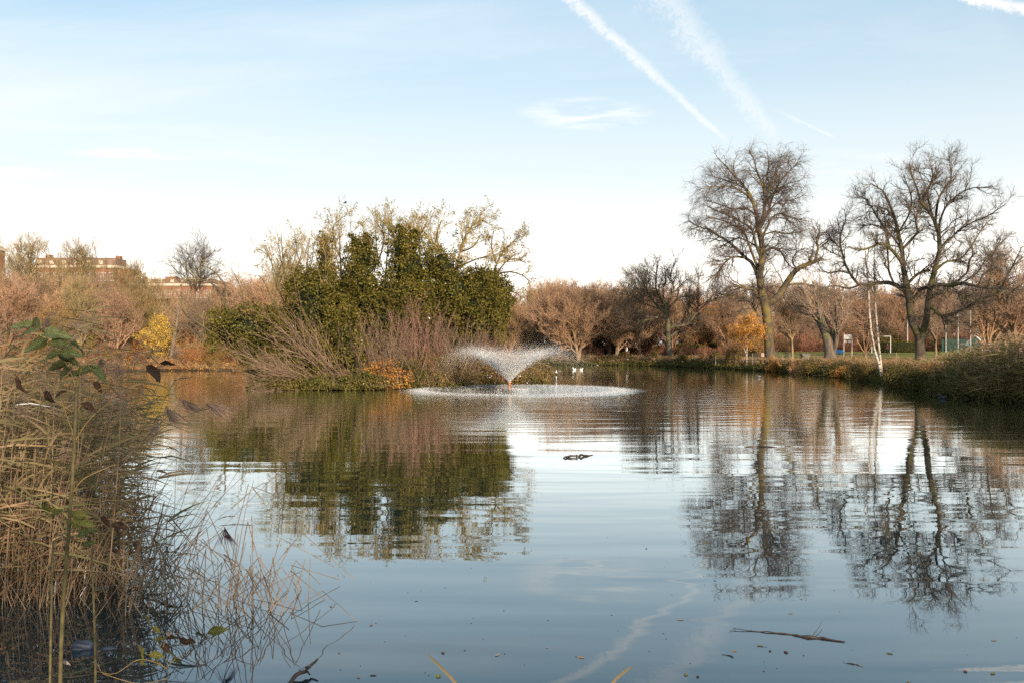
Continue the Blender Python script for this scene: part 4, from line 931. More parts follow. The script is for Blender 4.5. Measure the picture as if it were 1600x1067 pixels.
ivy_tree('spreading thin-leaved tree above the ivy right of the island centre', None, [(690, 602, 7), (694, 540, 6), (700, 460, 5), (712, 420, 4), (722, 385, 3.4), (732, 360, 2.6), (748, 345, 2), (762, 348, 1)],
         [(700, 458, 50, 32, 62), (692, 420, 30, 26, 62), (715, 480, 46, 28, 61.5)], 106, 62,
         limbs=[[(700, 440, 4.4), (690, 400, 3.6), (682, 370, 2.8), (690, 345, 1.6)], [(694, 395, 3.4), (672, 375, 2.4), (655, 352, 1.4)], [(718, 395, 3), (740, 385, 2.4), (752, 366, 1.2)], [(712, 420, 3), (745, 405, 2.4), (770, 400, 1.4)]], topn=62, tl=2.1, leafn=1100)
ivy_tree('ivy-backed tree at the right of the island with twisted branches reaching right', None, [(760, 602, 6.5), (762, 540, 6), (765, 480, 5), (770, 440, 4.4), (775, 415, 3.6), (785, 395, 3), (800, 380, 2), (812, 368, 1)],
         [(750, 470, 46, 32, 64), (776, 455, 24, 22, 64), (738, 500, 40, 28, 63.5), (785, 485, 16, 26, 64), (712, 450, 30, 28, 63), (755, 432, 30, 12, 64)], 107, 64,
         limbs=[[(772, 430, 3), (795, 425, 2.4), (815, 430, 1.8), (828, 440, 1)], [(768, 440, 3), (790, 410, 2.4), (808, 405, 1.6), (822, 412, .8)], [(776, 415, 2.6), (768, 385, 2), (772, 360, 1)], [(766, 470, 3), (795, 455, 2), (812, 462, 1)]], topn=54, tl=1.7, leafn=520)
for (i, x, d, hpx, lb) in ((0, 448, 61, 362, 'bare slender tree at the far left of the island top'), (1, 475, 62, 372, 'bare thin tree rising behind the broad ivy mound'), (2, 535, 63, 345, 'thin leafy-twigged tree behind the brown ivy cone'),
                           (3, 600, 64, 340, 'thin leafy-twigged tree between the ivy tops at the island centre'), (4, 660, 65, 342, 'thin leafy-twigged tree behind the tallest ivy tower'),
                           (5, 430, 60, 400, 'small bare tree between the left ivy clumps')):
    h = 590; sx = [-6, 5, -4, 6, -5, 3][i]
    ivy_tree(lb, None, [(x, 600, 3.6), (x + sx * .3, 540, 3.2), (x, 470, 2.6), (x + sx, hpx + 45, 2), (x + sx * 1.4, hpx + 6, .8)], [], 120 + i, d,
             limbs=[[(x, 480, 2.2), (x - 18, 440, 1.6), (x - 26, hpx + 30, .8)], [(x, 460, 2.2), (x + 16, 420, 1.6), (x + 26, hpx + 24, .8)], [(x + sx * .5, 430, 1.8), (x - 10, 400, 1.3), (x - 14, hpx + 4, .7)], [(x + sx * .5, 440, 1.8), (x + 14, 400, 1.2), (x + 12, hpx, .7)]],
             topn=44, tl=1.9, leafn=420 if i in (2, 3, 4) else 120, name='thin_tree')

def fan_shrub(label, x, d, n, ax, L, seed, mat, r0=.02, spread=.5, wid=1.2, n1=260, n2=1100, trop=(0, 0, .02), leaf=None, nl=0, z=None, name='bare_shrub'):
    """stems from one root, leaning mostly one way"""
    rr_ = np.random.default_rng(seed); X = (x - 800) / F * d; zg = max(G1(X, d), .25) if z is None else z; root = empty(name, (X, d, zg), label, 'shrub')
    B = np.stack([rr_.uniform(-wid, wid, n), rr_.uniform(-.6, .6, n), np.full(n, -.3)], 1)
    D = np.asarray(ax, float) + rr_.normal(size=(n, 3)) * spread; D[:, 2] = np.abs(D[:, 2])
    s = stems_from(B, D, L * rr_.uniform(.5, 1.1, n), r0 * rr_.uniform(.6, 1.3, n), .09, trop, 8, rr_)
    b1 = spawn(s, n1, (.15, 1), (.25, .7), (L * .15, L * .4), 5, .12, (0, 0, .02), .6, .35, .3, .010, rr_)
    b2 = spawn(cat(s, b1), n2, (.2, 1), (.3, .9), (L * .06, L * .15), 3, .14, (0, 0, .02), .6, .5, .3, .007, rr_)
    g = G(); g.tubes(s, 4); g.build('stems', M[mat], root)['kind'] = 'stuff'
    g = G(); g.tubes(b1, 3); g.tubes(b2, 3); g.build('twigs', M[mat], root)['kind'] = 'stuff'
    if leaf: i = rr_.integers(0, len(b2[0]), nl); g = G(); g.leaves(b2[0][i, -1] + rr_.normal(size=(nl, 3)) * .1, .13, r=rr_, down=.4); g.build('foliage', M[leaf], root)
    return root
fan_shrub('bare shrub whose long pale stems fan out leftwards over the dark ivy', 500, 55.6, 44, (-1.5, -.2, .75), 6.2, 201, 'stem_dry', .020, .26, 1.0, 150, 520, trop=(-.02, 0, .01))
fan_shrub('bare shrub with tall pale stems rising left of the broad ivy mound', 530, 55.9, 24, (-.75, -.05, 1.0), 7.2, 202, 'stem_dry', .028, .16, .8, 90, 300)
fan_shrub('arching bare shrub trailing low towards the water below the leftward fan', 480, 55.6, 44, (-1.3, -.4, .28), 3.8, 203, 'stem_dry', .018, .35, 1.6, 200, 700, trop=(0, 0, -.05))
fan_shrub('bare shrub with stems criss-crossing over the ivy mound', 545, 56.2, 40, (-.1, -.15, 1.0), 3.8, 204, 'stem_dry', .018, .42, 1.6, 60, 160)
for i, (x, d, L, mt) in enumerate(((585, 56.4, 5.2, 'stem_dry'), (622, 57.0, 5.8, 'stem_dry'), (655, 58.2, 5.6, 'stem_red'), (690, 59.4, 5.2, 'stem_dry'), (722, 61.0, 4.8, 'stem_dry'), (758, 62.5, 4.0, 'stem_red'), (795, 64.6, 3.2, 'stem_dry'))):
    fan_shrub(['thicket of upright brown stems left of the orange leaves on the island', 'thicket of tall upright stems above the orange leaves on the island', 'reddish thicket at the middle of the island shore', 'pale upright thicket right of the middle of the island',
               'brown thicket behind the left half of the fountain spray', 'reddish thicket directly behind the fountain', 'low bare thicket at the right tip of the island'][i],
              x, d, 46, (0, -.05, 1.0), L * (.78 if i < 2 else .86), 210 + i, mt, .020, .24, 1.3, 210, 800)
for i, (x, d, mt, sc_, lb) in enumerate(((600, 55.8, 'leaf_rust', (1.4, 1.25), 'bush with orange and rust leaves at the island water edge'), (570, 55.2, 'bush_green', (1.3, .8), 'low green bush on the island left of the orange-leaved one'),
                                   (632, 56.6, 'bush_green', (1.2, 1.2), 'green bush on the island right of the orange-leaved one'), (668, 58.0, 'bush_olive', (1.3, 1.4), 'yellow-green bush overhanging the water left of the fountain'),
                                   (702, 59.6, 'bush_olive', (1.4, 1.5), 'yellow-green bush behind the left arc of the fountain'), (740, 61.6, 'bush_olive', (1.4, 1.4), 'olive bush just left of the fountain jet'),
                                   (785, 63.4, 'bush_olive', (1.5, 1.2), 'olive bush just right of the fountain jet'), (828, 66.0, 'bush_olive', (1.5, 1.0), 'olive bush at the right tip of the island'),
                                   (540, 55.0, 'bush_green', (1.2, .6), 'low green bush under the middle of the broad ivy mound'), (500, 54.9, 'bush_green', (1.2, .6), 'low dark bush under the left side of the ivy mound'),
                                   (455, 55.0, 'ivy', (1.4, .7), 'low dark ivy bush at the water under the leftward fan'), (415, 56.2, 'ivy', (1.1, .6), 'low dark ivy bush at the left tip of the island'))):
    X = (x - 800) / F * d; zg = max(.15, G1(X, d)); root = empty('low_bush', (X, d, zg), lb, 'bush'); rr_ = np.random.default_rng(300 + i); h = sc_[1]
    g = G(); gc = G()
    n = 3000; dr = nrm(rr_.normal(size=(n, 3))); ds = lump(400 + i, .35, 3.5); C = dr * np.array([sc_[0] * 1.15, .8, h]) * (ds(dr) * (1 - .4 * rr_.random(n)))[:, None] + (0, 0, h * .25)
    C = C[C[:, 2] > -zg + .04]; g.leaves(C, .13, outward=nrm(C + (0, 0, .3)), ob=.3, aspect=.7, r=rr_, down=.4)
    if mt == 'leaf_rust': g.build('foliage', M[mt], root)
    else: g.build('foliage', M[mt], root)
    s = stems_from(rr_.normal(size=(30, 3)) * (.6, .3, 0), rr_.normal(size=(30, 3)) * .5 + (0, -.2, 1), 1.6 * h, .012, .1, (0, 0, -.1), 6, rr_); g = G(); g.tubes(s, 3); g.build('stems', M['stem_dry'], root)['kind'] = 'stuff'
# fallen leaves, brambles and dead grass at the island edge
def along(poly, n, r_, lo, hi):
    poly = np.asarray(poly, float); seg = np.diff(poly, axis=0); L = np.linalg.norm(seg, axis=1); i = r_.choice(len(L), n, p=L / L.sum()); t = r_.random(n)[:, None]
    p = poly[i] + seg[i] * t; nrmv = np.stack([seg[i, 1], -seg[i, 0]], 1) / L[i][:, None]; off = r_.uniform(lo, hi, n)
    return p, nrmv, off
ri = np.random.default_rng(55)
IS = [(-17, 60), (-16.4, 57), (-15, 55.4), (-11, 54.9), (-8, 55.2), (-6, 56.4), (-4.2, 58.2), (-2, 61), (0, 63.2), (1.9, 65.4), (2.4, 69)]
p, nv, off = along(IS, 9000, ri, -.5, 1.6); q = p - nv * off[:, None]
C = np.stack([q[:, 0], q[:, 1], np.maximum(gz(q[:, 0], q[:, 1]), 0) + ri.uniform(.02, .6, len(q)) * (1 + .6 * np.sin(q[:, 0] * 2.1))], 1)
g = G(); g.leaves(C, .12, r=ri, aspect=.7); tag(g.build('undergrowth', M['bush_green']), 'low dark undergrowth along the water edge of the island', 'undergrowth', kind='stuff')
p, nv, off = along(IS, 5000, ri, .1, 2.2); q = p - nv * off[:, None]; z = np.maximum(gz(q[:, 0], q[:, 1]), 0)
D = nrm(ri.normal(size=(5000, 3)) * .4 + (0, -.25, 1)); g = G(); g.blades(np.stack([q[:, 0], q[:, 1], z], 1), D, ri.uniform(.4, 1.3, 5000), .025, ri.uniform(.1, .7, 5000), 3, r=ri)
tag(g.build('dead_grass', M['grass_dead']), 'dead brown grass between the stems on the island shore', 'grass', kind='stuff')

# ------------------------------------------------------------------ banks
RSH = [(24.6, 28), (25, 38), (24.3, 43), (23.6, 47.5), (25.4, 54.8), (27.2, 63), (28.2, 72), (28.6, 82), (28.4, 92), (24.7, 108), (20.5, 118), (17, 122.5), (11.7, 126), (6.5, 129), (0, 134), (-8, 137)]
LSH = [(-8, 137), (-18, 122), (-24, 106), (-28, 100), (-34, 98.5), (-40, 97.5), (-48, 93), (-58, 80), (-62, 60)]
def bank_cover(shore, nm, label, n, lo, hi, hmin, hmax, mat, seed, kind, size=.14, w=.03, lean=.4, clump=3.0, catg='undergrowth', keep=None, bend=.5, K=2):
    rr_ = np.random.default_rng(seed); p, nv, off = along(shore, n, rr_, lo, hi); q = p - nv * off[:, None]      # outward
    if sdist(*(p[:1] - nv[:1] * 1.).T, LAKE)[0] > 0: q = p + nv * off[:, None]
    if keep is not None: k = keep(q, rr_); q = q[k]
    n = len(q); z = np.maximum(gz(q[:, 0], q[:, 1]), -.02)
    cl = np.clip(.5 + .5 * np.sin(q[:, 0] * clump * .37 + q[:, 1] * clump * .61 + seed) * np.cos(q[:, 1] * clump * .43 - q[:, 0] * .9) + .25 * np.sin(q[:, 1] * 5.1 + q[:, 0] * 3.3), .05, 1)
    g = G(); h = hmin + (hmax - hmin) * cl
    if kind == 'leaf':
        C = np.stack([q[:, 0], q[:, 1], z + h * rr_.random(n) ** .8], 1); g.leaves(C, size, r=rr_, aspect=.7, down=.3)
    else:
        D = nrm(rr_.normal(size=(n, 3)) * lean + (-.1, -.1, 1)); g.blades(np.stack([q[:, 0], q[:, 1], z - .05], 1), D, h * rr_.uniform(.6, 1.2, n), w, rr_.uniform(0, bend * 2, n), K, r=rr_)
    return tag(g.build(nm, M[mat]), label, catg, kind='stuff')
bank_cover(RSH[:9], 'bramble', 'dark green brambles and ivy hanging over the water along the near right bank', 46000, -.7, 1.5, .25, .85, 'bush_green', 1, 'leaf', .11, clump=2.2)
bank_cover(RSH[8:], 'bramble', 'dark green undergrowth at the water along the far end of the lake', 13000, -.7, 1.4, .25, .7, 'bush_green', 2, 'leaf', .19)
bank_cover(RSH[:9], 'dead_grass', 'brown dead grass and weeds on top of the near right bank', 40000, .5, 4.4, .5, 1.3, 'grass_dead', 3, 'grass', w=.024, catg='grass')
bank_cover(RSH[8:], 'dead_grass', 'brown dead grass fringing the far end of the lake', 16000, .5, 4.4, .5, 1.05, 'grass_dead', 4, 'grass', w=.05, catg='grass')
bank_cover(RSH[:9], 'green_grass', 'yellow-green grass tufts scattered on the right bank', 12000, .5, 4.0, .4, 1.0, 'grass_green', 5, 'grass', w=.024, catg='grass', keep=lambda q, r_: (np.sin(q[:, 1] * .8) + np.sin(q[:, 0] * 1.3 + q[:, 1] * .35) > .1))
bank_cover(RSH[:9], 'bramble', 'patches of brown-leaved weeds on the slope of the right bank', 12000, .3, 3.2, .3, 1.3, 'leaf_rust', 6, 'leaf', .09, clump=1.4, keep=lambda q, r_: (np.sin(q[:, 1] * .55 + 1) + .6 * np.sin(q[:, 1] * 1.7) > .35))
bank_cover(LSH, 'undergrowth', 'russet undergrowth at the water along the left far bank', 16000, -.5, 2.5, .25, 1.0, 'leaf_rust', 7, 'leaf', .15)
bank_cover(LSH, 'dead_grass', 'tawny dead grass along the left far bank', 20000, .2, 6.0, .5, 1.2, 'grass_dead', 8, 'grass', w=.04, catg='grass')
bank_cover(LSH, 'undergrowth', 'olive undergrowth behind the tawny grass of the left far bank', 12000, 1.5, 9.0, .4, 1.8, 'bush_olive', 9, 'leaf', .16)

# bushes one can tell apart on the right bank
for i, (x, d, mt, w, h, lb) in enumerate(((1146, 106, 'bush_olive', 2.3, 1.7, 'rounded pale green bush on the bank left of the small orange birch'), (1118, 111, 'bush_olive', 1.4, 1.0, 'smaller pale green bush left of the rounded one'),
        (1022, 124, 'bush_olive', 1.5, .9, 'low yellow-green bush on the far bank left of the oak'), (975, 126.5, 'bush_olive', 1.2, .8, 'low yellowish bush on the far bank below the walkers'),
        (1272, 84, 'bush_olive', 2.6, 1.1, 'broad olive bush on the bank left of the foot of the pollard'), (1317, 76, 'leaf_rust', 2.0, .8, 'low purplish brown bush on the bank right of the pollard'),
        (1344, 70, 'bush_olive', 1.7, 1.1, 'straw-olive tussocky bush on the bank just left of the white birch'), (1424, 60, 'bush_olive', 2.4, 1.5, 'tall pale weedy bush at the foot of the great spreading tree'),
        (1458, 55.5, 'leaf_rust', 1.8, 1.2, 'reddish brown weedy bush right of the foot of the great tree'), (1500, 51, 'bush_olive', 2.4, 1.7, 'tall olive-brown bush between the great tree and the right-hand reeds'),
        (1070, 116, 'bush_olive', 1.6, .9, 'low yellow-green bush on the bank right of the oak'), (1212, 94, 'leaf_rust', 1.8, .8, 'low reddish bush on the bank in front of the tallest tree'),
        (1300, 79, 'bush_green', 1.2, .9, 'green-leaved bush at the bank edge below the pollard'), (1404, 58, 'bush_green', 1.7, 1.2, 'dark ivy bush right of the foot of the white birch'),
        (1438, 54.6, 'bush_green', 1.6, 1.15, 'dark leafy bush with yellow leaves hanging over the water below the great tree'), (1475, 51, 'bush_green', 1.5, 1.0, 'dark bush low over the water left of the right-hand reeds'))):
    X = (x - 800) / F * d; zg = max(.1, G1(X, d)); root = empty('bank_bush', (X, d, zg), lb, 'bush'); rr_ = np.random.default_rng(600 + i); g = G()
    n = 3200; dr = nrm(rr_.normal(size=(n, 3))); ds = lump(700 + i, .35, 3.3); C = dr * np.array([w / 2 * 1.2, w / 2, h * .8]) * (ds(dr) * (1 - .45 * rr_.random(n)))[:, None] + (0, 0, h * .35)
    C = C[C[:, 2] > -zg + .03]; g.leaves(C, .10 * max(1, d / 75), outward=nrm(C + (0, 0, .3)), ob=.3, aspect=.7, r=rr_); g.build('foliage', M[mt], root)
    s = stems_from(rr_.normal(size=(26, 3)) * (w * .2, w * .15, 0), rr_.normal(size=(26, 3)) * .5 + (0, 0, 1), 1.3 * h, .012, .1, (0, 0, -.05), 6, rr_); g = G(); g.tubes(s, 3); g.build('stems', M['stem_dry'], root)['kind'] = 'stuff'
    if i in (13, 14):
        m_ = C[rr_.integers(0, len(C), 60)] * 1.04; g = G(); g.leaves(m_, .12, r=rr_); g.build('yellow_leaves', M['leaf_sap_yellow'], root)['kind'] = 'stuff'

# ------------------------------------------------------------------ reed beds
def reed_bed(name, label, pts, H, seed, lean, leafm_, rs=.0045, nleaf=5, plume_share=.3, lw=.022, plume_n=46, sides=3, leafL=(.25, .55), pm='plume'):
    rr_ = np.random.default_rng(seed); n = len(pts); z = gz(pts[:, 0], pts[:, 1]); z = np.maximum(z, -.3)
    B = np.stack([pts[:, 0], pts[:, 1], z - .05], 1); D = nrm(rr_.normal(size=(n, 3)) * .10 + np.asarray(lean) + (0, 0, 1)) if not callable(lean) else nrm(lean(B, rr_))
    L = H(B, rr_) + (0 - np.minimum(z, 0)); s = stems_from(B, D, L, rs * rr_.uniform(.7, 1.3, n), .035, (.03, -.01, -.02), 7, rr_, .35)
    g = G(); g.tubes(s, sides, 0)
    m = n * nleaf; i = rr_.integers(0, n, m); t = rr_.uniform(.25, .98, m) * 5.99; k = t.astype(int); C = s[0][i, k] * (1 - (t - k))[:, None] + s[0][i, k + 1] * (t - k)[:, None]
    a = rr_.uniform(0, 6.28, m); el = rr_.uniform(-.1, 1.0, m); Dl = nrm(np.stack([np.cos(a) + .5, np.sin(a), el], 1))
    g.blades(C, Dl, rr_.uniform(*leafL, m), lw * rr_.uniform(.5, 1.2, m), rr_.uniform(.1, 1.0, m), 3, 1, rr_)
    o = tag(g.build(name, [M['reed_stem'], M[leafm_]]), label, 'reeds', kind='stuff')
    pl = np.where(rr_.random(n) < plume_share)[0]
    g = G(); T = nrm(s[0][pl, -1] - s[0][pl, -2]); nb = plume_n; ii = np.repeat(np.arange(len(pl)), nb); u = rr_.random(len(ii))
    C = s[0][pl, -1][ii] - T[ii] * (.04) + T[ii] * (u * .22)[:, None]; Dp = nrm(T[ii] * .9 + rr_.normal(size=(len(ii), 3)) * .4 + (.35, 0, -.25))
    g.blades(C, Dp, .11 * (1.2 - u) + .03, .006 if rs < .006 else .016, 1.0, 2, 0, rr_)
    tag(g.build(name.replace('reeds', 'reed_plumes'), M[pm]), label.replace('reeds', 'reed plumes', 1), 'reed plumes', kind='stuff')
    return s
rr1 = np.random.default_rng(70)
# right-hand reed bed
n = 2600; pts = np.stack([rr1.uniform(23.4, 31, n), rr1.uniform(36, 51, n)], 1); o_ = -sdist(pts[:, 0], pts[:, 1], LAKE); pts = pts[(o_ > -.6) & (o_ < 5) & (rr1.random(n) < np.clip((52 - pts[:, 1]) / 6, 0, 1))]
reed_bed('reeds', 'tall reeds with drooping plumes on the bank at the right edge of the photograph', pts, lambda B, r_: r_.uniform(1.5, 2.9, len(B)) * np.clip(1.1 - (B[:, 1] - 40) * .035, .55, 1.1), 71, (-.18, -.05, 0), 'grass_green', .008, 8, .70, .04, 24, leafL=(.35, .9), pm='plume_pale')
n = 900; pts = np.stack([rr1.uniform(23.5, 30, n), rr1.uniform(50, 64, n)], 1); o_ = -sdist(pts[:, 0], pts[:, 1], LAKE); pts = pts[(o_ > .2) & (o_ < 4)]
reed_bed('reeds', 'shorter reeds and sedge on the bank in front of the great spreading tree', pts, lambda B, r_: r_.uniform(.5, 1.35, len(B)), 72, (-.25, -.05, 0), 'grass_green', .008, 7, .6, .03, 20, leafL=(.3, .7), pm='plume_pale')

# ------------------------------------------------------------------ fountain
def fountain():
    r_ = np.random.default_rng(90); root = empty('fountain', (FX, FY, 0), 'floating fountain with a copper nozzle throwing a wide V of spray', 'fountain')
    def lathe(prof, n=14):
        prof = np.array(prof); a = np.arange(n) * 2 * np.pi / n; V = np.stack([prof[:, 0:1] * np.cos(a), prof[:, 0:1] * np.sin(a), np.repeat(prof[:, 1:2], n, 1)], -1)
        i, j = np.meshgrid(np.arange(len(prof) - 1), np.arange(n), indexing='ij'); j2 = (j + 1) % n
        return V, np.stack([i * n + j, i * n + j2, (i + 1) * n + j2, (i + 1) * n + j], -1)
    V, Q = lathe([(0, -.25), (.55, -.2), (.62, -.05), (.60, .02), (.5, .05), (.16, .06), (.14, .08), (0, .08)]); g = G(); g.add(V, Q); g.build('float', M['steel_dark'], root)
    V, Q = lathe([(.10, .06), (.10, .14), (.06, .16), (.055, .30), (.09, .31), (.10, .34), (.085, .42), (.12, .44), (.12, .47), (.05, .48), (0, .48)]); g = G(); g.add(V, Q); g.build('nozzle', M['brass'], root)
    # drops thrown out on parabolas; each drop a little spindle along its flight
    def drops(g, Pn, Vn, size, stretch):
        n = len(Pn); d = nrm(Vn); u = nrm(np.cross(d, r_.normal(size=(n, 3)))); v = np.cross(d, u); s = size[:, None]
        ring = [Pn - d * s * stretch * .6 + s * 1.15 * (math.cos(a) * u + math.sin(a) * v) for a in (0, 2.094, 4.189)]
        V = np.stack([*ring, Pn + d * s * stretch], 1); b = np.arange(n)[:, None] * 4
        T = np.concatenate([b + np.array(q) for q in ((0, 2, 1), (0, 1, 3), (1, 2, 3), (2, 0, 3))]); g.add(V, None, T)
    g9 = 9.81; n = 72000
    th = np.radians(r_.normal(53, 1.5, n)); R = r_.normal(5.7, .22, n); slow = r_.random(n) < .38; R = np.where(slow, R * r_.uniform(.93, 1.06, n), R)
    th = np.where(slow, th + np.radians(r_.normal(0, 3.6, n)), th)
    v0 = np.sqrt(R * g9 / np.sin(2 * th)) ; az = r_.uniform(0, 6.283, n); T = 2 * v0 * np.sin(th) / g9 * 1.04
    t = T * r_.random(n) ** 1.9
    hr = v0 * np.cos(th) * t * (1 - .03 * t); z = .48 + v0 * np.sin(th) * t - .5 * g9 * t * t
    x = hr * np.cos(az) + .26 * t * t; y = hr * np.sin(az); sc = .018 * t ** 1.5
    Pn = np.stack([x, y, z], 1) + r_.normal(size=(n, 3)) * (.010 + .26 * t ** 1.9)[:, None]; ok = Pn[:, 2] > .02; Pn = Pn[ok]
    Vn = np.stack([v0 * np.cos(th) * np.cos(az), v0 * np.cos(th) * np.sin(az), v0 * np.sin(th) - g9 * t], 1)[ok]
    sz = (.0054 + .0048 * r_.random(ok.sum()) + .0035 * (t[ok] < .45)) * np.clip(1.25 - 1.05 * (t / T)[ok], .30, 1)
    g = G(); drops(g, Pn, Vn, sz, 2.6); m, N = base_mat('water_drops')
    b = N.n('ShaderNodeBsdfPrincipled'); b.inputs['Base Color'].default_value = (.85, .86, .87, 1); b.inputs['Roughness'].default_value = .25; b.inputs['Subsurface Weight'].default_value = 0
    tr = N.n('ShaderNodeBsdfTranslucent'); tr.inputs[0].default_value = (.9, .91, .92, 1); mx = N.n('ShaderNodeMixShader'); mx.inputs[0].default_value = .45; N.link(b.outputs[0], mx.inputs[1]); N.link(tr.outputs[0], mx.inputs[2])
    o = N.n('ShaderNodeOutputMaterial'); N.link(mx.outputs[0], o.inputs[0]); M['drops'] = m
    o = g.build('spray', m, root); o['kind'] = 'stuff'
    # splashes where the drops land
    n = 15000; az = r_.uniform(0, 6.283, n); rr_ = np.where(r_.random(n) < .75, r_.normal(6.15, .34, n), r_.uniform(3.0, 7.4, n)); x = rr_ * np.cos(az) + .62; y = rr_ * np.sin(az)
    z = np.abs(r_.normal(0, .045, n)); g = G(); drops(g, np.stack([x, y, z + .004], 1), r_.normal(size=(n, 3)) * (.4, .4, 1), .0055 + .006 * r_.random(n), 1.6); o = g.build('splashes', m, root); o['kind'] = 'stuff'
    n = 2600; az = r_.uniform(0, 6.283, n); rr_ = np.abs(r_.normal(0, .45, n)); g = G(); drops(g, np.stack([rr_ * np.cos(az) + .3, rr_ * np.sin(az), np.abs(r_.normal(0, .04, n)) + .004], 1), r_.normal(size=(n, 3)), .008 + .006 * r_.random(n), 1.5); o = g.build('splashes', m, root); o['kind'] = 'stuff'
fountain()

# ------------------------------------------------------------------ people, birds, park furniture
def person(px, d, h, face, cols, label, stride=.16):
    x = (px - 800) / F * d; z = G1(x, d); root = empty('person', (x, d, z), label, 'person', rz=face); k = h / 1.75
    def skin(name, vs, es, rs, matn, par, rootv=0):
        me = bpy.data.meshes.new(name); me.from_pydata([tuple(np.array(v) * k) for v in vs], es, []); o = bpy.data.objects.new(name, me); COL.objects.link(o); o.parent = par
        md = o.modifiers.new('skin', 'SKIN'); 
        for i, r__ in enumerate(rs): me.skin_vertices[0].data[i].radius = (r__ * k, r__ * k)
        me.skin_vertices[0].data[rootv].use_root = True
        o.modifiers.new('sub', 'SUBSURF').levels = 2; o.modifiers['sub'].render_levels = 2; me.materials.append(matn); return o
    hip, kn, ft = (0, 0, .95), .5, .06
    vs = [hip, (0, 0, 1.15), (0, -.01, 1.40), (0, 0, 1.52), (0, .01, 1.62), (0, .015, 1.70), (.09, 0, .90), (.10, stride * .6, .50), (.10, stride * .4, .07), (.10, stride * .4 + .16, .04), (-.09, 0, .90), (-.10, -stride * .2, .5), (-.10, -stride, .08), (-.10, -stride + .15, .04),
          (.19, 0, 1.40), (.24, -.05, 1.13), (.23, .10, .92), (.23, .15, .84), (-.19, 0, 1.40), (-.24, .03, 1.13), (-.23, .16, .93), (-.23, .22, .86)]
    es = [(0, 1), (1, 2), (2, 3), (3, 4), (4, 5), (0, 6), (6, 7), (7, 8), (8, 9), (0, 10), (10, 11), (11, 12), (12, 13), (2, 14), (14, 15), (15, 16), (16, 17), (2, 18), (18, 19), (19, 20), (20, 21)]
    rs = [.13, .12, .13, .055, .095, .085, .085, .058, .042, .038, .085, .058, .042, .038, .06, .045, .035, .035, .06, .045, .035, .035]
    for nm in ('skin_light',):
        if nm not in M: M[nm] = plain(nm, (.55, .33, .24), .6, .3, .05)
    skin('body', vs, es, rs, M['skin_light'], root)
    J = plain('cloth_jacket', cols[0], .9, .1, .1, 8); T_ = plain('cloth_trousers', cols[1], .9, .1, .1, 8); H_ = plain('hair', cols[2], .8, .2, .2, 30)
    skin('jacket', [(0, 0, .90), (0, 0, 1.15), (0, -.01, 1.40), (.20, 0, 1.41), (.245, -.05, 1.13), (.235, .09, .94), (-.20, 0, 1.41), (-.245, .03, 1.13), (-.235, .15, .95), (0, 0, 1.48)],
         [(0, 1), (1, 2), (2, 3), (3, 4), (4, 5), (2, 6), (6, 7), (7, 8), (2, 9)], [.165, .155, .16, .085, .065, .052, .085, .065, .052, .075], J, root)
    skin('trousers', [(0, 0, .94), (.09, 0, .88), (.10, stride * .6, .5), (.10, stride * .4, .12), (-.09, 0, .88), (-.10, -stride * .2, .5), (-.10, -stride, .12)], [(0, 1), (1, 2), (2, 3), (0, 4), (4, 5), (5, 6)], [.145, .105, .078, .06, .105, .078, .06], T_, root)
    g = G(); g.ball((0, -.005 * k, 1.69 * k), np.array((.105, .115, .10)) * k, 12, 8); g.build('hair', H_, root)
    g = G(); g.ball((.10 * k, (stride * .4 + .08) * k, .05 * k), np.array((.055, .14, .05)) * k, 10, 6); g.ball((-.10 * k, (-stride + .07) * k, .05 * k), np.array((.055, .14, .05)) * k, 10, 6); g.build('shoes', M['steel_dark'], root)
    return root
person(979, 129.5, 1.72, 1.9, ((.72, .70, .68), (.16, .03, .08), (.06, .04, .03)), 'person in a white jacket and plum trousers walking on the far bank')
person(966, 130.5, 1.35, 1.9, ((.09, .08, .08), (.04, .05, .08), (.08, .05, .03)), 'smaller person in dark clothes walking left of the white jacket', .1)
person(1387, 139, 1.75, .6, ((.09, .035, .03), (.04, .035, .035), (.05, .03, .02)), 'person in a dark red coat standing on the lawn behind the birch')
person(1511, 152, 1.75, 2.4, ((.04, .20, .30), (.03, .06, .12), (.05, .03, .02)), 'person in blue-green clothes by the green court fence')

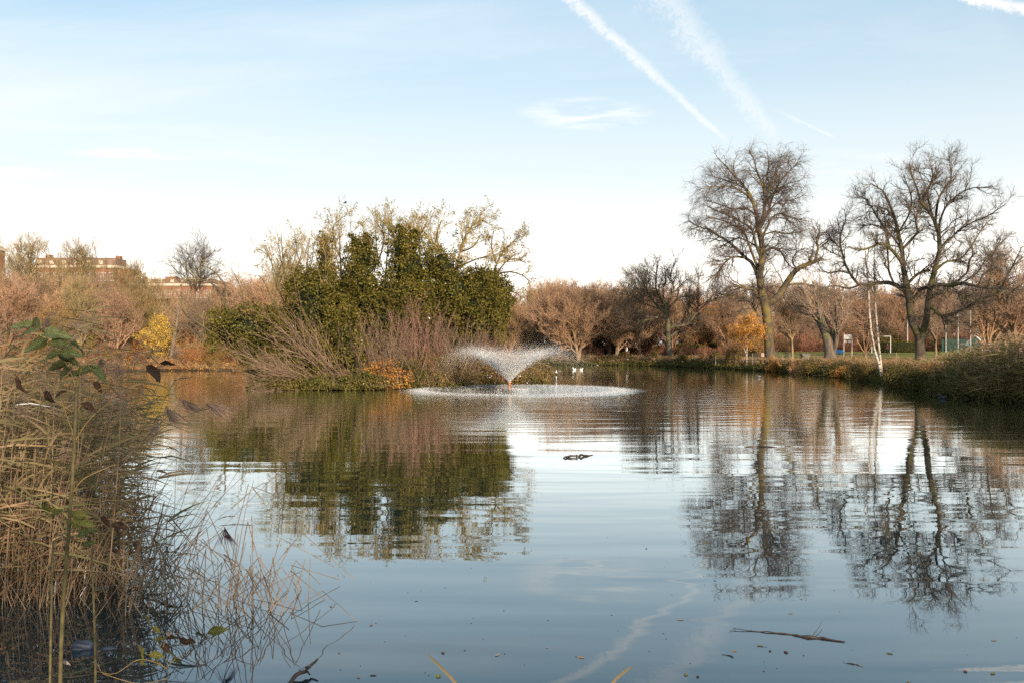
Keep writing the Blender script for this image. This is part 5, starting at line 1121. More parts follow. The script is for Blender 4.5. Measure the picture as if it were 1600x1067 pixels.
def bird(name, loc, rz, s, cols, label, cat_, fly=False, duck=False, perch=False):
    root = empty(name, loc, label, cat_, rz=rz)
    B = plain('plumage', cols[0], .7, .2, .08, 10); W = plain('wing_feathers', cols[1], .7, .2, .08, 10); K = plain('bill', cols[2], .5, .4, .1, 10)
    def body(d):
        q = 1 - .35 * np.clip(-d[:, 0], 0, 1) ** 1.5; return q
    up = .62 if perch else 0
    g = G(); g.ball((0, 0, .07 * s), np.array((.21, .085, .08)) * s, 16, 10, body)
    hx, hz = .17 * s, .20 * s
    g.tubes((np.array([[(.10 * s, 0, .09 * s), (.15 * s, 0, .15 * s), (hx, 0, hz)]]), np.array([[.055, .042, .04]]) * s), 8); g.ball((hx + .01 * s, 0, hz + .01 * s), np.array((.058, .045, .047)) * s, 12, 8)
    g.add(np.array([(-.16, -.035, .09), (-.16, .035, .09), (-.30, .045, .10), (-.30, -.045, .10), (-.16, 0, .06), (-.28, 0, .085)]) * s, [(0, 3, 2, 1)], [(0, 1, 4), (3, 5, 2), (0, 4, 5), (0, 5, 3), (1, 2, 5), (1, 5, 4)])
    g.build('body', B, root)
    g = G(); g.tubes((np.array([[(hx + .05 * s, 0, hz + .01 * s), (hx + .085 * s, 0, hz), (hx + .115 * s, 0, hz - .008 * s)]]), np.array([[.018, .013, .004]]) * s), 6); g.build('bill', K, root)
    for sgn in (-1, 1):
        g = G()
        if fly:
            sp = np.array([(.08, .05, .11), (.10, .28, .20), (.02, .62, .14)]) * s; tr = np.array([(-.10, .05, .10), (-.06, .28, .19), (-.04, .60, .135)]) * s; V = np.stack([sp, tr, sp - (0, 0, .012 * s), tr - (0, 0, .004 * s)], 1); V[:, :, 1] *= sgn
            Q = []
            for q in (0, 4): Q += [(q, q + 1, q + 5, q + 4), (q + 2, q + 6, q + 7, q + 3), (q, q + 4, q + 6, q + 2), (q + 1, q + 3, q + 7, q + 5)]
            g.add(V, Q)
        else: g.ball((-.04 * s, sgn * .065 * s, .10 * s), np.array((.17, .028, .055)) * s, 12, 8, body)
        g.build('wing', W, root)
    if perch:
        for sgn in (-1, 1): g = G(); g.tubes((np.array([[(0, sgn * .03 * s, .02 * s), (.0, sgn * .03 * s, -.05 * s)]]), np.array([[.012, .01]]) * s), 5); g.build('leg', K, root)
    return root
WH = ((.80, .79, .77), (.50, .52, .54), (.30, .08, .03)); 
bird('gull', P(898, 577.5, 101) * (1, 1, 0) + (0, 0, -.01), 2.9, 1.15, WH, 'white gull swimming, left one of the two beyond the fountain', 'gull')
bird('gull', P(908, 577.5, 101) * (1, 1, 0) + (0, 0, -.01), .3, .95, WH, 'white gull swimming, right one of the two beyond the fountain', 'gull')
bird('gull', P(869, 582.5, 84), 1.4, 1.0, WH, 'white gull flying low over the water behind the right side of the spray', 'gull', fly=True)
bird('duck', P(1186, 589, 77) * (1, 1, 0), 3.3, 1.0, ((.07, .07, .08), (.12, .125, .14), (.25, .2, .05)), 'small dark duck on the water below the tallest tree', 'duck')
bird('duck', P(1475, 622.5, 45.8) * (1, 1, 0), 2.6, 1.0, ((.03, .035, .06), (.03, .035, .05), (.2, .16, .04)), 'dark bluish duck on the shaded water below the right bank', 'duck')
bird('pigeon', P(1166, 397, 103.6), .6, 1.5, ((.10, .10, .11), (.12, .12, .13), (.08, .06, .05)), 'dark pigeon perched on the left limb of the tallest tree', 'pigeon', perch=True)
bird('bird', P(539, 318.5, 95), .4, 1.0, ((.12, .12, .13), (.16, .17, .18), (.1, .08, .05)), 'small dark bird flying in the white sky above the island', 'bird', fly=True)
bird('bird', P(528, 338, 80), 2.0, .45, ((.06, .06, .06), (.07, .07, .07), (.1, .08, .05)), 'tiny dark bird just above the island treetops', 'bird', fly=True)

# path railing, bin, noticeboard, posts
def boxthing(name, parts, loc, label, cat_, rz=0.):
    root = empty(name, loc, label, cat_, rz=rz)
    for (nm, b, m_) in parts: g = G(); g.box(*b); g.build(nm, M[m_], root, smooth=False)
    return root
for (xa, xb, d, lb) in ((1118, 1262, 100, 'low dark railing along the path in front of the lawn, left of the bin'), (1330, 1400, 88, 'short run of low dark railing beside the white birch')):
    Xa, Xb = (xa - 800) / F * d, (xb - 800) / F * d; z = G1((Xa + Xb) / 2, d); root = empty('railing', ((Xa + Xb) / 2, d, z), lb, 'railing'); n = int((Xb - Xa) / 1.9) + 1; g = G(); g.box(-.05, .05, -.05, .05, -.2, 1.12); p0 = g.build('post', M['steel_dark'], root, smooth=False)
    for k in range(n):
        p_ = p0 if k == 0 else p0.copy()
        if k: COL.objects.link(p_); p_.parent = root
        p_.location = (-(Xb - Xa) / 2 + k * (Xb - Xa) / max(1, n - 1), 0, 0)
    for h in (.35, .98): g = G(); g.tubes((np.array([[(-(Xb - Xa) / 2, -.06, h), ((Xb - Xa) / 2, -.06, h)]]), np.full((1, 2), .018)), 5); g.build('rail', M['steel_dark'], root)
X = (1258 - 800) / F * 99; boxthing('litter_bin', [('body', (-.42, .42, -.4, .4, 0, .8), 'steel_dark'), ('lid', (-.46, .46, -.44, .44, .803, .9), 'steel_dark'), ('post', (-.06, .06, .44, .54, -.2, 1.0), 'steel_dark')], (X, 99, G1(X, 99)), 'square dark litter bin at the path between the tallest tree and the pollard', 'litter bin')
d = 130; k = d / F; X = (1325 - 800) * k; z = G1(X, d)
boxthing('noticeboard', [('post', (-.62, -.54, 0, .1, -.3, CAMH - (519 - HOR) * k - z), 'white_paint'), ('post', (.54, .62, 0, .1, -.3, CAMH - (519 - HOR) * k - z), 'white_paint'), ('board', (-.62, .64, -.06, -.003, CAMH - (530 - HOR) * k - z, CAMH - (523 - HOR) * k - z), 'white_paint'),
                         ('panel', (-.62, -.16, -.06, -.003, CAMH - (535 - HOR) * k - z, CAMH - (531.5 - HOR) * k - z), 'white_paint'), ('panel', (.05, .4, -.06, -.003, CAMH - (535 - HOR) * k - z, CAMH - (532 - HOR) * k - z), 'white_paint')], (X, d, z), 'white board on two posts with two small panels below, right of the pollard', 'noticeboard')
d = 140; k = d / F; X = (1342 - 800) * k; z = G1(X, d); H = CAMH - (526 - HOR) * k - z
boxthing('goal_frame', [('post', (-1.1, -1.0, 0, .1, -.3, H), 'metal_grey'), ('post', (1.0, 1.1, 0, .1, -.3, H), 'metal_grey'), ('crossbar', (-1.1, 1.1, -.003, .103, H + .003, H + .1), 'white_paint')], (X, d, z), 'pale goal frame on the far lawn right of the white board', 'goal')
d = 148; k = d / F; X = (1377 - 800) * k; z = G1(X, d); H = CAMH - (526 - HOR) * k - z
boxthing('goal_frame', [('post', (-1.6, -1.5, 0, .1, -.3, H), 'metal_grey'), ('post', (1.5, 1.6, 0, .1, -.3, H), 'metal_grey'), ('crossbar', (-1.6, 1.6, -.003, .103, H + .003, H + .1), 'white_paint')], (X, d, z), 'pale goal frame seen behind the white birch stems', 'goal')
for (x, d, yt, lb) in ((1418, 150, 497, 'thin pale lamp post left of the great spreading tree'), (1478, 155, 508, 'thin pale pole, left one of three by the green court fence'), (1497, 155, 494, 'tall pale pole, middle one of three by the green court fence'), (1516.5, 155, 484, 'tallest pale pole, right one of three by the green court fence')):
    k = d / F; X = (x - 800) * k; z = G1(X, d); H = CAMH - (yt - HOR) * k - z; root = empty('pole', (X, d, z), lb, 'pole')
    g = G(); g.tubes((np.array([[(0, 0, -.3), (0, 0, H)]]), np.array([[.09, .06]])), 8); g.build('post', M['white_paint'] if x > 1420 else M['metal_grey'], root)
    if x > 1490: g = G(); g.box(-.3, .3, -.16, .1, H + .003, H + .25); g.build('lamp', M['metal_grey'], root, smooth=False)
M['court_mesh'] = plain('court_mesh', (.012, .055, .048), .7, .2, .2, 3); M['blue_cover'] = plain('blue_cover', (.03, .22, .50), .5, .3, .1, 3); M['wood_pale'] = plain('wood_pale', (.42, .30, .22), .8, .2, .2, 6)
d = 160; k = d / F; Xa, Xb = (1472 - 800) * k, (1546 - 800) * k; z = G1(Xa, d); root = empty('court_fence', ((Xa + Xb) / 2, d, z), 'green mesh court fence beyond the lawn at the right, with a taller section', 'fence'); w = (Xb - Xa) / 2
n = 10; seg = 2 * w / n
for q in range(n):
    H = CAMH - ((514 if q > 6 else 531) - HOR) * k - z; a = -w + q * seg
    g = G()
    for hz in np.arange(.1, H, .22): g.box(a + .05, a + seg - .05, -.012, .012, hz, hz + .13)
    for vx in np.arange(a + .1, a + seg, .3): g.box(vx, vx + .05, -.03, -.014, .05, H)
    g.build('mesh_panel', M['court_mesh'], root, smooth=False)['kind'] = 'stuff'
    g = G(); g.box(a - .04, a + .04, -.05, .05, -.3, H + .05); g.build('post', M['court_mesh'], root, smooth=False)
d = 145; k = d / F; X = (1310 - 800) * k; z = G1(X, d); root = empty('boat_cover', (X, d, z), 'low bright blue cover on the far edge of the lawn right of the pollard', 'cover')
g = G(); g.ball((0, 0, .25), (1.0, .5, .42), 14, 8, lump(5, .2, 3)); g.build('cover', M['blue_cover'], root)
d = 106; X = (1190.5 - 800) / F * d; z = G1(X, d); root = empty('bench', (X, d, z), 'pale weathered wooden bench leaning at the trunk of the tallest tree', 'bench', rz=.5)
for nm, b in (('seat', (-.7, .7, -.2, .2, .42, .47)), ('backrest', (-.7, .7, .22, .27, .55, .95)), ('leg', (-.62, -.55, -.18, .22, 0, .417)), ('leg', (.55, .62, -.18, .22, 0, .417)), ('back_post', (-.62, -.55, .16, .217, .473, .95)), ('back_post', (.55, .62, .16, .217, .473, .95))): g = G(); g.box(*b); g.build(nm, M['wood_pale'], root, smooth=False)

# ------------------------------------------------------------------ things on the water
def floater(name, pts, rs, label, cat_, mat='wet_stick', side=6, extra=None):
    pts = np.array(pts, float); loc = pts[len(pts) // 2] * (1, 1, 0); g = G(); K = max(8, len(pts) * 3); c = catmull(pts, K); f = np.linspace(0, len(rs) - 1, K); R_ = np.interp(f, np.arange(len(rs)), rs)
    c += np.random.default_rng(len(label)).normal(size=c.shape) * R_.mean() * .5
    g.tubes((c[None], R_[None]), side)
    for e in (extra or []):
        e = np.array(e, float); g.tubes((catmull(e[:, :3], 6)[None], np.interp(np.linspace(0, len(e) - 1, 6), np.arange(len(e)), e[:, 3])[None]), 4)
    return tag(g.build(name, M[mat], None, loc), label, cat_)
W0 = lambda x, y, z=0.: tuple(P(x, y, CAMH * F / (y - HOR)) + np.array([0, 0, z]))
floater('driftwood', [W0(877, 716.5, -.01), W0(888, 714.5, .006), W0(900, 714, .030), W0(903, 713.8, .0), W0(908, 713, .028), W0(918, 712, .004), W0(928, 710.5, -.01)], [.008, .030, .026, .036, .026, .030, .008], 'short arched piece of driftwood with two bright gaps in the middle of the lake', 'driftwood')
floater('driftwood', [W0(1163, 698, .0), W0(1180, 697.5, .02), W0(1195, 698, .02), W0(1214, 698.5, .0)], [.008, .022, .022, .006], 'straight dark stick floating level below the tallest tree', 'stick')
floater('floating_branch', [W0(1146, 983, .01), W0(1190, 987, .003), W0(1235, 991, .003), W0(1258, 995, .006), W0(1282, 997, .004), W0(1320, 1003, .006)], [.003, .005, .008, .016, .012, .004], 'long thin dark branch floating near the bottom of the picture', 'branch',
        extra=[[(*W0(1268, 996, .01), .005), (*W0(1280, 984, .03), .003), (*W0(1284, 976, .04), .002)], [(*W0(1150, 983, .01), .003), (*W0(1140, 986, .005), .002)]])
floater('sunken_branch', [W0(438, 1075, -.05), W0(462, 1061, .03), W0(478, 1056, .05), W0(482, 1052, .06), W0(497, 1047, .08)], [.02, .018, .015, .013, .008], 'dark wet branch poking out of the water at the bottom edge', 'branch', extra=[[(*W0(479, 1056, .05), .011), (*W0(484, 1061, .04), .008)]])
for i, (a, b, c_, lb) in enumerate((((340, 812), (352, 807), (367, 806), 'thin dark reed fragment floating, upper one of the pair left of the island reflection'), ((342, 821), (368, 819), (392, 820), 'thin dark reed fragment floating, lower one of the pair left of the island reflection'),
                      ((1128, 1022), (1140, 1024), (1147, 1028), 'small bent twig floating right of the two contrail reflections'), ((1318, 1035), (1332, 1037), (1346, 1040), 'straight thin twig floating at the lower right'))):
    floater('reed_fragment', [W0(*a, .0), W0(*b, .002), W0(*c_, .0)], [.004, .007, .003], lb, 'twig', side=4)
rl_ = np.random.default_rng(33)
lm = G(); a = np.linspace(0, 2 * np.pi, 11)[:-1]; V = np.stack([np.cos(a) * .03 * (1 + .25 * np.cos(2 * a)), np.sin(a) * .019, .0015 + .0015 * np.abs(np.cos(a)) ** 2 + 0 * a], 1); V = np.vstack([V, [(0, 0, .001)]]); lm.add(V, None, [(i, (i + 1) % 10, 10) for i in range(10)]); 
leafs = {}
spots = [(685, 1056, 'leaf_sap_yellow', 1.6), (777, 1023, 'leaf_pale', 1.3), (1063, 968, 'leaf_pale', 1.3), (1235, 958, 'leaf_pale', 1.0), (1553, 1000, 'leaf_pale', 1.2), (1390, 1021, 'leaf_sap_yellow', 1.2), (1551, 1052, 'leaf_sap_yellow', 1.3), (1508, 1049, 'leaf_sap_brown', 1.2), (1117, 907, 'leaf_sap_brown', .8),
         (1342, 884, 'leaf_sap_brown', 1.1), (908, 1027, 'leaf_orange', 1.2), (1072, 1054, 'leaf_sap_yellow', 1.2), (692, 1020, 'leaf_sap_brown', 1.1), (1188, 1009, 'leaf_sap_yellow', 1.3), (1203, 1017, 'leaf_sap_brown', .9), (1228, 1019, 'leaf_sap_brown', 1.4), (517, 947, 'leaf_pale', 1.1), (580, 976, 'leaf_pale', 1.2), (1148, 1017, 'leaf_orange', .9),
         (560, 1058, 'leaf_pale', 1.0), (583, 1055, 'leaf_sap_brown', 1.1), (650, 939, 'leaf_sap_brown', .6), (652, 939, 'leaf_sap_brown', .5), (1252, 936, 'leaf_sap_brown', .6), (1090, 1057, 'leaf_sap_brown', 1.0), (530, 1020, 'leaf_pale', .8), (1345, 1040, 'leaf_pale', .8), (1420, 1066, 'leaf_sap_yellow', 1.0), (790, 865, 'leaf_sap_brown', .9), (1010, 857, 'leaf_sap_brown', .9), (855, 1012, 'leaf_pale', .6)]
NM = {'leaf_pale': 'pale', 'leaf_sap_yellow': 'yellowish', 'leaf_sap_brown': 'dark brown', 'leaf_orange': 'orange'}
for (x, y, mt, s_) in spots + [(float(rl_.uniform(450, 1590)), float(rl_.uniform(830, 1060)), 'leaf_sap_brown', float(rl_.uniform(.25, .5))) for _ in range(60)]:
    if mt not in leafs: o = leafs[mt] = lm.build('floating_leaf', M[mt]); o = leafs[mt]
    else: o = leafs[mt].copy(); COL.objects.link(o)
    o.location = W0(x, y, .002); o.rotation_euler.z = float(rl_.uniform(0, 6.28)); o.scale = (s_ * .72,) * 3
    tag(o, ('small ' if s_ < .55 else '') + NM[mt] + (' speck of leaf' if s_ < .55 else ' fallen leaf') + ' floating on the near water', 'leaf', ('small ' if s_ < .55 else '') + NM[mt] + ' leaves floating on the near water')

# ------------------------------------------------------------------ reeds at the near left
n = 2300; pts = np.stack([rr1.uniform(-9.5, -3.4, n), rr1.uniform(8.8, 15.5, n)], 1)
edge = -4.25 - (pts[:, 1] - 9.0) * .36 + rr1.normal(size=n) * .16
front = 9.35 + .12 * rr1.normal(size=n)
pts = pts[(pts[:, 0] < edge) & (pts[:, 1] > front) & (rr1.random(n) < np.clip(1.25 - (pts[:, 1] - 9.3) * .16, .2, 1))]
reed_bed('reeds', 'dense stand of brown and green reeds at the left, rising out of the near water', pts, lambda B, r_: r_.uniform(1.4, 2.8, len(B)) * np.clip(.95 + (-5.2 - B[:, 0]) * .26, .55, 1.16), 75, lambda B, r_: np.stack([.05 + .20 * np.clip((B[:, 0] + 5.4), 0, 1.4) + r_.normal(size=len(B)) * .13, r_.normal(size=len(B)) * .09, np.ones(len(B))], 1), 'reed_leaf', .0042, 8, .10, .026, 60, sides=4, leafL=(.2, .6))
n = 520; pts = np.stack([rr1.uniform(-7.5, -4.15, n), rr1.uniform(9.2, 11.5, n)], 1)
rz_ = np.random.default_rng(77); z = np.full(n, -.2); D = nrm(rz_.normal(size=(n, 3)) * (.42, .3, .2) + (.15, 0, 1)); s_ = stems_from(np.stack([pts[:, 0], pts[:, 1], z], 1), D, rz_.uniform(.7, 1.9, n), .0040, .05, (0, 0, -.03), 6, rz_, .6)
g = G(); g.tubes(s_, 4); tag(g.build('reed_litter', M['reed_stem']), 'tangle of fallen straw-coloured reed stems at the foot of the left reeds', 'reeds', kind='stuff')
n = 520; B = np.stack([rz_.uniform(-6.6, -4.0, n), rz_.uniform(9.4, 11.2, n), rz_.uniform(.1, .9, n)], 1); g = G(); g.blades(B, nrm(rz_.normal(size=(n, 3)) + (0, 0, .4)), rz_.uniform(.25, .6, n), .018, rz_.uniform(.2, 1.2, n), 4, r=rz_); tag(g.build('dead_reed_leaves', M['reed_leaf_brown']), 'curled brown dead leaves low among the left reeds', 'leaves', kind='stuff')

# broken clump in front: every bent stem is a thing
def px3(p, d): return [P(x, y, d) for x, y in p]
Z8 = lambda x, y: (x / 3.077, 740 + y / 3.077)
V8 = [[(615, 520), (660, 320), (693, 125), (665, 330), (640, 490)], [(640, 480), (700, 340), (755, 210), (785, 210)], [(750, 560), (760, 400), (770, 240), (792, 220)], [(790, 470), (843, 200), (930, 370), (1000, 470)], [(830, 430), (970, 190), (1060, 330), (1180, 560)],
      [(620, 600), (700, 500), (875, 335), (880, 345)], [(1090, 500), (1150, 260), (1210, 40)], [(1120, 440), (1170, 320), (1220, 210), (1260, 420), (1300, 620)], [(1218, 50), (1214, 200), (1212, 375)], [(1290, 600), (1305, 500), (1325, 390), (1326, 500), (1328, 655)],
      [(740, 540), (850, 420), (945, 320), (1090, 420), (1250, 540)], [(1160, 560), (1220, 430), (1205, 540), (1195, 650)], [(900, 560), (960, 450), (1020, 340), (1000, 480), (960, 600)], [(720, 390), (800, 430), (940, 500), (1060, 520)], [(660, 610), (780, 560), (860, 490), (850, 520)],
      [(780, 330), (870, 420), (960, 500), (1010, 560)], [(1075, 430), (1180, 480), (1250, 535), (1190, 600)], [(970, 600), (965, 500), (968, 425), (985, 440)], [(1050, 620), (1055, 500), (1052, 415)], [(560, 590), (600, 500), (605, 420)], [(1140, 640), (1150, 520), (1170, 340)]]
used_v = 0
def thin(name, pts3, rad, label, cat_, mat, group=None, kn=None):
    loc = np.array(pts3[0]); p = np.array(pts3, float); out = []
    for a, b in zip(p[:-1], p[1:]): out += [a + (b - a) * t for t in (0, .5, .93)]
    out.append(p[-1]); out = np.array(out); R_ = rad * np.linspace(1, .8, len(out)); g = G(); g.tubes((out[None], R_[None]), 5)
    return tag(g.build(name, M[mat], None, loc), label, cat_, group)
for q in V8:
    w = [Z8(*a) for a in q]; d = 9.3 + rz_.uniform(-.15, .2); p = px3(w, d); p[0][2] = min(p[0][2], -.05); 
    for k_ in range(1, len(p)): p[k_][1] += rz_.normal() * .12
    thin('broken_reed', p, .0046, 'bent dry reed stem in the broken clump standing in the near water', 'reed stem', 'reed_stem', 'bent reed stems of the broken clump')
for q in range(64):
    bx = rz_.uniform(-3.9, -2.15); by = rz_.uniform(8.9, 10.0); h = rz_.uniform(.25, 1.0) * (1 - .25 * (bx + 3.9)); kx = bx + rz_.normal() * .28; a = (bx, by, -.12); b = (kx, by + rz_.normal() * .15, h); c_ = (kx + rz_.choice([-1, 1]) * rz_.uniform(.1, .6), by + rz_.normal() * .25, max(-.05, h - rz_.uniform(.15, h + .1)))
    thin('broken_reed', [a, b, c_] if rz_.random() < .75 else [a, b], .0042, 'bent dry reed stem in the broken clump standing in the near water', 'reed stem', 'reed_stem', 'bent reed stems of the broken clump')

def reed(px, d, rad, label, plume_at=None, dark=False, leaves=(), mat='reed_stem', plen=.22, nb=150, pdir=(1, 0, -.5), lw=.02):
    p = catmull(px3(px, d), 14); loc = p[0].copy(); root = empty('plumed_reed' if plume_at is not None or dark else 'reed', loc, label, 'reed'); rr_ = np.random.default_rng(len(label) + int(px[0][0])); g = G(); g.tubes((p[None], np.linspace(rad, rad * .5, 14)[None]), 5); g.build('stem', M[mat], root, loc)
    if plume_at is not None:
        e = p[-1]; T = nrm(np.array(pdir, float)); u = rr_.random(nb); C = e - T * .05 + T[None] * (u * plen)[:, None] * .8 + (0, 0, 0); D = nrm(T + rr_.normal(size=(nb, 3)) * .32 + (0, 0, -.15)); g = G(); g.blades(C, D, (.16 * (1.15 - u)), .0055, .8, 3, r=rr_); g.build('plume', M['plume_dark' if dark else 'plume'], root, loc)
    for (f, ang, L, mt) in leaves:
        c = p[int(f * 13)]; D = np.array([[math.cos(ang), rr_.normal() * .2, math.sin(ang)]]); g = G(); g.blades(c[None], nrm(D), L, lw, .35, 6, r=rr_); g.build('leaf', M[mt], root, loc)
    return root
reed([(190, 720), (250, 672), (300, 645), (328, 632)], 8.2, .0045, 'reed leaning far right with a brown plume hanging over the water', 1, False, [(.5, -.1, .32, 'reed_leaf'), (.7, .35, .28, 'reed_leaf'), (.85, .9, .12, 'reed_leaf'), (.3, .6, .3, 'reed_leaf')], plen=.20, pdir=(1, 0, -.18))
reed([(180, 740), (220, 690), (262, 650), (285, 625)], 8.6, .0045, 'reed leaning right with a drooping plume just below the farther leaning one', 1, False, [(.6, .1, .3, 'reed_leaf'), (.8, -.6, .3, 'reed_leaf')], plen=.18, pdir=(1, 0, -.55))
reed([(170, 900), (182, 760), (188, 640), (180, 530), (178, 440)], 7.0, .0045, 'tallest thin straight dry stem rising above all the other reeds', None, False, [(.55, 2.2, .25, 'reed_leaf_brown')])
reed([(150, 760), (168, 680), (178, 620), (182, 590)], 9.0, .004, 'upright reed with a fluffy grey plume in front of the water', 1, False, [(.6, .5, .3, 'reed_leaf')], pdir=(.1, 0, 1), plen=.22)
reed([(120, 740), (132, 660), (140, 600), (150, 575)], 9.4, .004, 'reed with a fluffy grey plume left of the tallest dry stem', 1, False, [(.6, 2.6, .3, 'reed_leaf')], pdir=(.3, 0, .6), plen=.2)
reed([(60, 700), (70, 610), (72, 540), (73, 515)], 10.5, .004, 'reed with a dark fluffy plume above the big green leaves', 1, False, [(.5, 2.8, .3, 'reed_leaf')], pdir=(0, 0, 1), plen=.22)
reed([(200, 760), (232, 700), (250, 660), (262, 640)], 9.0, .004, 'reed with a ragged brown plume over the bright water at mid height', 1, False, [(.5, .1, .35, 'reed_leaf'), (.7, -.3, .3, 'reed_leaf_brown')], pdir=(.3, 0, -.6), plen=.18)
reed([(160, 781), (220, 783), (270, 792), (312, 808), (352, 830)], 9.2, .0040, 'long bowed reed arching right over the water to a black plume', 1, True, [], pdir=(.15, 0, -1), plen=.12, nb=70)
reed([(350, 960), (372, 860), (385, 790), (396, 752)], 9.2, .0045, 'reed at the right of the broken clump topped with green leaves', None, False, [(.97, .45, .30, 'reed_leaf'), (.97, .1, .28, 'reed_leaf'), (.97, -.25, .25, 'reed_leaf'), (.93, -.7, .22, 'reed_leaf'), (.9, .75, .22, 'reed_leaf'), (.85, 3.9, .25, 'reed_leaf')], lw=.012)
for (x0_, y0_, x1_, y1_, lb) in ((140, 850, 300, 690, 'long dark bare stalk slanting up to the right across the bright water'), (60, 830, 210, 700, 'shorter dark stalk slanting up to the right among the reeds')):
    reed([(x0_, y0_), ((x0_ + x1_) / 2, (y0_ + y1_) / 2 + 3), (x1_, y1_)], 8.0, .0035, lb, None, False, [], mat='twig_dark')
for i, (x, y, a, L, mt) in enumerate(((40, 690, .75, .5, 'reed_leaf'), (30, 720, .5, .5, 'reed_leaf'), (10, 640, .4, .55, 'reed_leaf'), (60, 640, .3, .45, 'reed_leaf'), (20, 760, .25, .55, 'reed_leaf'), (90, 520, -.6, .4, 'reed_leaf'), (130, 510, -.1, .35, 'reed_leaf'), (5, 560, 1.0, .4, 'reed_leaf'), (25, 590, .9, .35, 'reed_leaf'), (50, 800, .6, .45, 'reed_leaf'), (0, 810, .8, .45, 'reed_leaf'), (70, 720, 1.1, .4, 'reed_leaf'))):
    pb = P(x, y, 9.6); rr_ = np.random.default_rng(800 + i); L *= 1.25; root = empty('reed', (pb[0] - .12, pb[1], -.1), 'green-leaved near reed at the left edge of the picture', 'reed', 'green-leaved near reeds at the left edge')
    loc = np.array(root.location); g = G(); g.tubes((catmull([loc - (0, 0, .8), loc * .5 + pb * .5, pb, pb + (.12, 0, .35)], 9)[None], np.linspace(.005, .003, 9)[None]), 5); g.build('stem', M['reed_stem'], root, loc)
    for q in range(4): aa = a + q * .35 - .4 + rr_.normal() * .2; c = pb + (.02 * q, 0, .08 * q); g = G(); g.blades(c[None], np.array([[math.cos(aa), rr_.normal() * .3, math.sin(aa)]]), L * rr_.uniform(.7, 1.1), .024, .35, 6, r=rr_); g.build('leaf', M[mt], root, loc)

# ------------------------------------------------------------------ sapling with big leaves, close to the camera
def leaf_data(name, mat, L=.11, w=.056, curl=.5, fold=.35, seed=0):
    rr_ = np.random.default_rng(seed); nu, nv = 9, 5; V = []
    for i in range(nu):
        t = i / (nu - 1); hw = w / 2 * math.sin(math.pi * min(1, t * .95 + .03)) ** .85 * (1.25 - .75 * t) * (1 + .07 * math.sin(t * 31 + seed))
        ang = -curl * t * 1.6
        cx = L * (math.sin(curl * 1.6 * t) / (curl * 1.6) if curl else t); cz = -L * (1 - math.cos(curl * 1.6 * t)) / (curl * 1.6) if curl else 0
        for j in range(nv):
            s = j / (nv - 1) * 2 - 1; V.append((cx, s * hw * math.cos(fold), cz + abs(s) * hw * math.sin(fold) + .0045 * math.sin(t * 13 + s * 3 + seed) * abs(s) + .002 * math.sin(t * 29 + s * 5)))
    V = np.array(V); i, j = np.meshgrid(np.arange(nu - 1), np.arange(nv - 1), indexing='ij'); b = i * nv + j; g = G(); g.add(V, np.stack([b, b + nv, b + nv + 1, b + 1], -1))
    pt = np.array([[(-.02, 0, .004), (0, 0, 0), (L * .4, 0, -.002 - L * .06)]]); g.tubes((pt, np.array([[.0014, .0014, .0008]])), 4)
    o = g.build(name, mat); return o
protoL = {}
def put_leaf(root, loc, x, y, d, Lpx, ang, mt, yaw=0., roll=0., curl=.5, seed=0):
    """one leaf, centre near photo pixel x, y, pointing along ang in the picture"""
    key = (mt, curl)
    if key not in protoL: o = protoL[key] = leaf_data('leaf', M[mt], curl=curl, seed=seed)
    else: o = protoL[key].copy(); COL.objects.link(o)
    s = Lpx * d / F / .11; o.parent = root
    from mathutils import Euler, Matrix
    dirv = Vector((math.cos(ang) * math.cos(yaw), math.sin(yaw), math.sin(ang) * math.cos(yaw))).normalized()
    c = Vector(P(x, y, d) - loc) - dirv * (.055 * s)
    q = dirv.to_track_quat('X', 'Z'); mrot = q.to_matrix().to_4x4() @ Matrix.Rotation(roll, 4, 'X')
    o.matrix_local = Matrix.Translation(c) @ mrot @ Matrix.Scale(s, 4)
    return o
d = 3.5; base = P(94, 1120, d); loc = np.array([base[0], d, G1(base[0], d)]); root = empty('sapling', loc, 'tall sapling stem with big curled green leaves at its top, nearest plant on the left', 'sapling')
def twig(root, loc, px, d, r0, r1, mat, name='twig'):
    c = catmull(px3(px, d), 12); g = G(); g.tubes((c[None], np.linspace(r0, r1, 12)[None]), 7); return g.build(name, M[mat], root, loc)
twig(root, loc, [(92, 1330), (94, 1067), (98, 960), (104, 870), (111, 780), (116, 700), (119, 630), (120, 604)], d, .0085, .0062, 'sapling_bark', 'stem')
for px in ([(119, 608), (112, 585), (100, 562), (86, 543), (72, 527), (58, 514)], [(119, 606), (123, 592), (128, 575), (140, 568)], [(121, 640), (140, 618), (165, 603), (185, 592), (215, 583)], [(113, 643), (85, 625), (60, 610), (30, 592), (4, 580)],
           [(116, 688), (112, 670), (106, 655), (94, 620)], [(118, 688), (132, 665), (150, 645), (175, 626)], [(114, 768), (128, 750), (145, 740), (180, 725)], [(112, 800), (100, 800), (84, 793)], [(112, 806), (128, 806), (140, 812), (170, 816)], [(111, 812), (135, 822), (180, 815)], [(215, 583), (235, 578)]): twig(root, loc, px, d, .0022, .0012, 'sapling_twig')
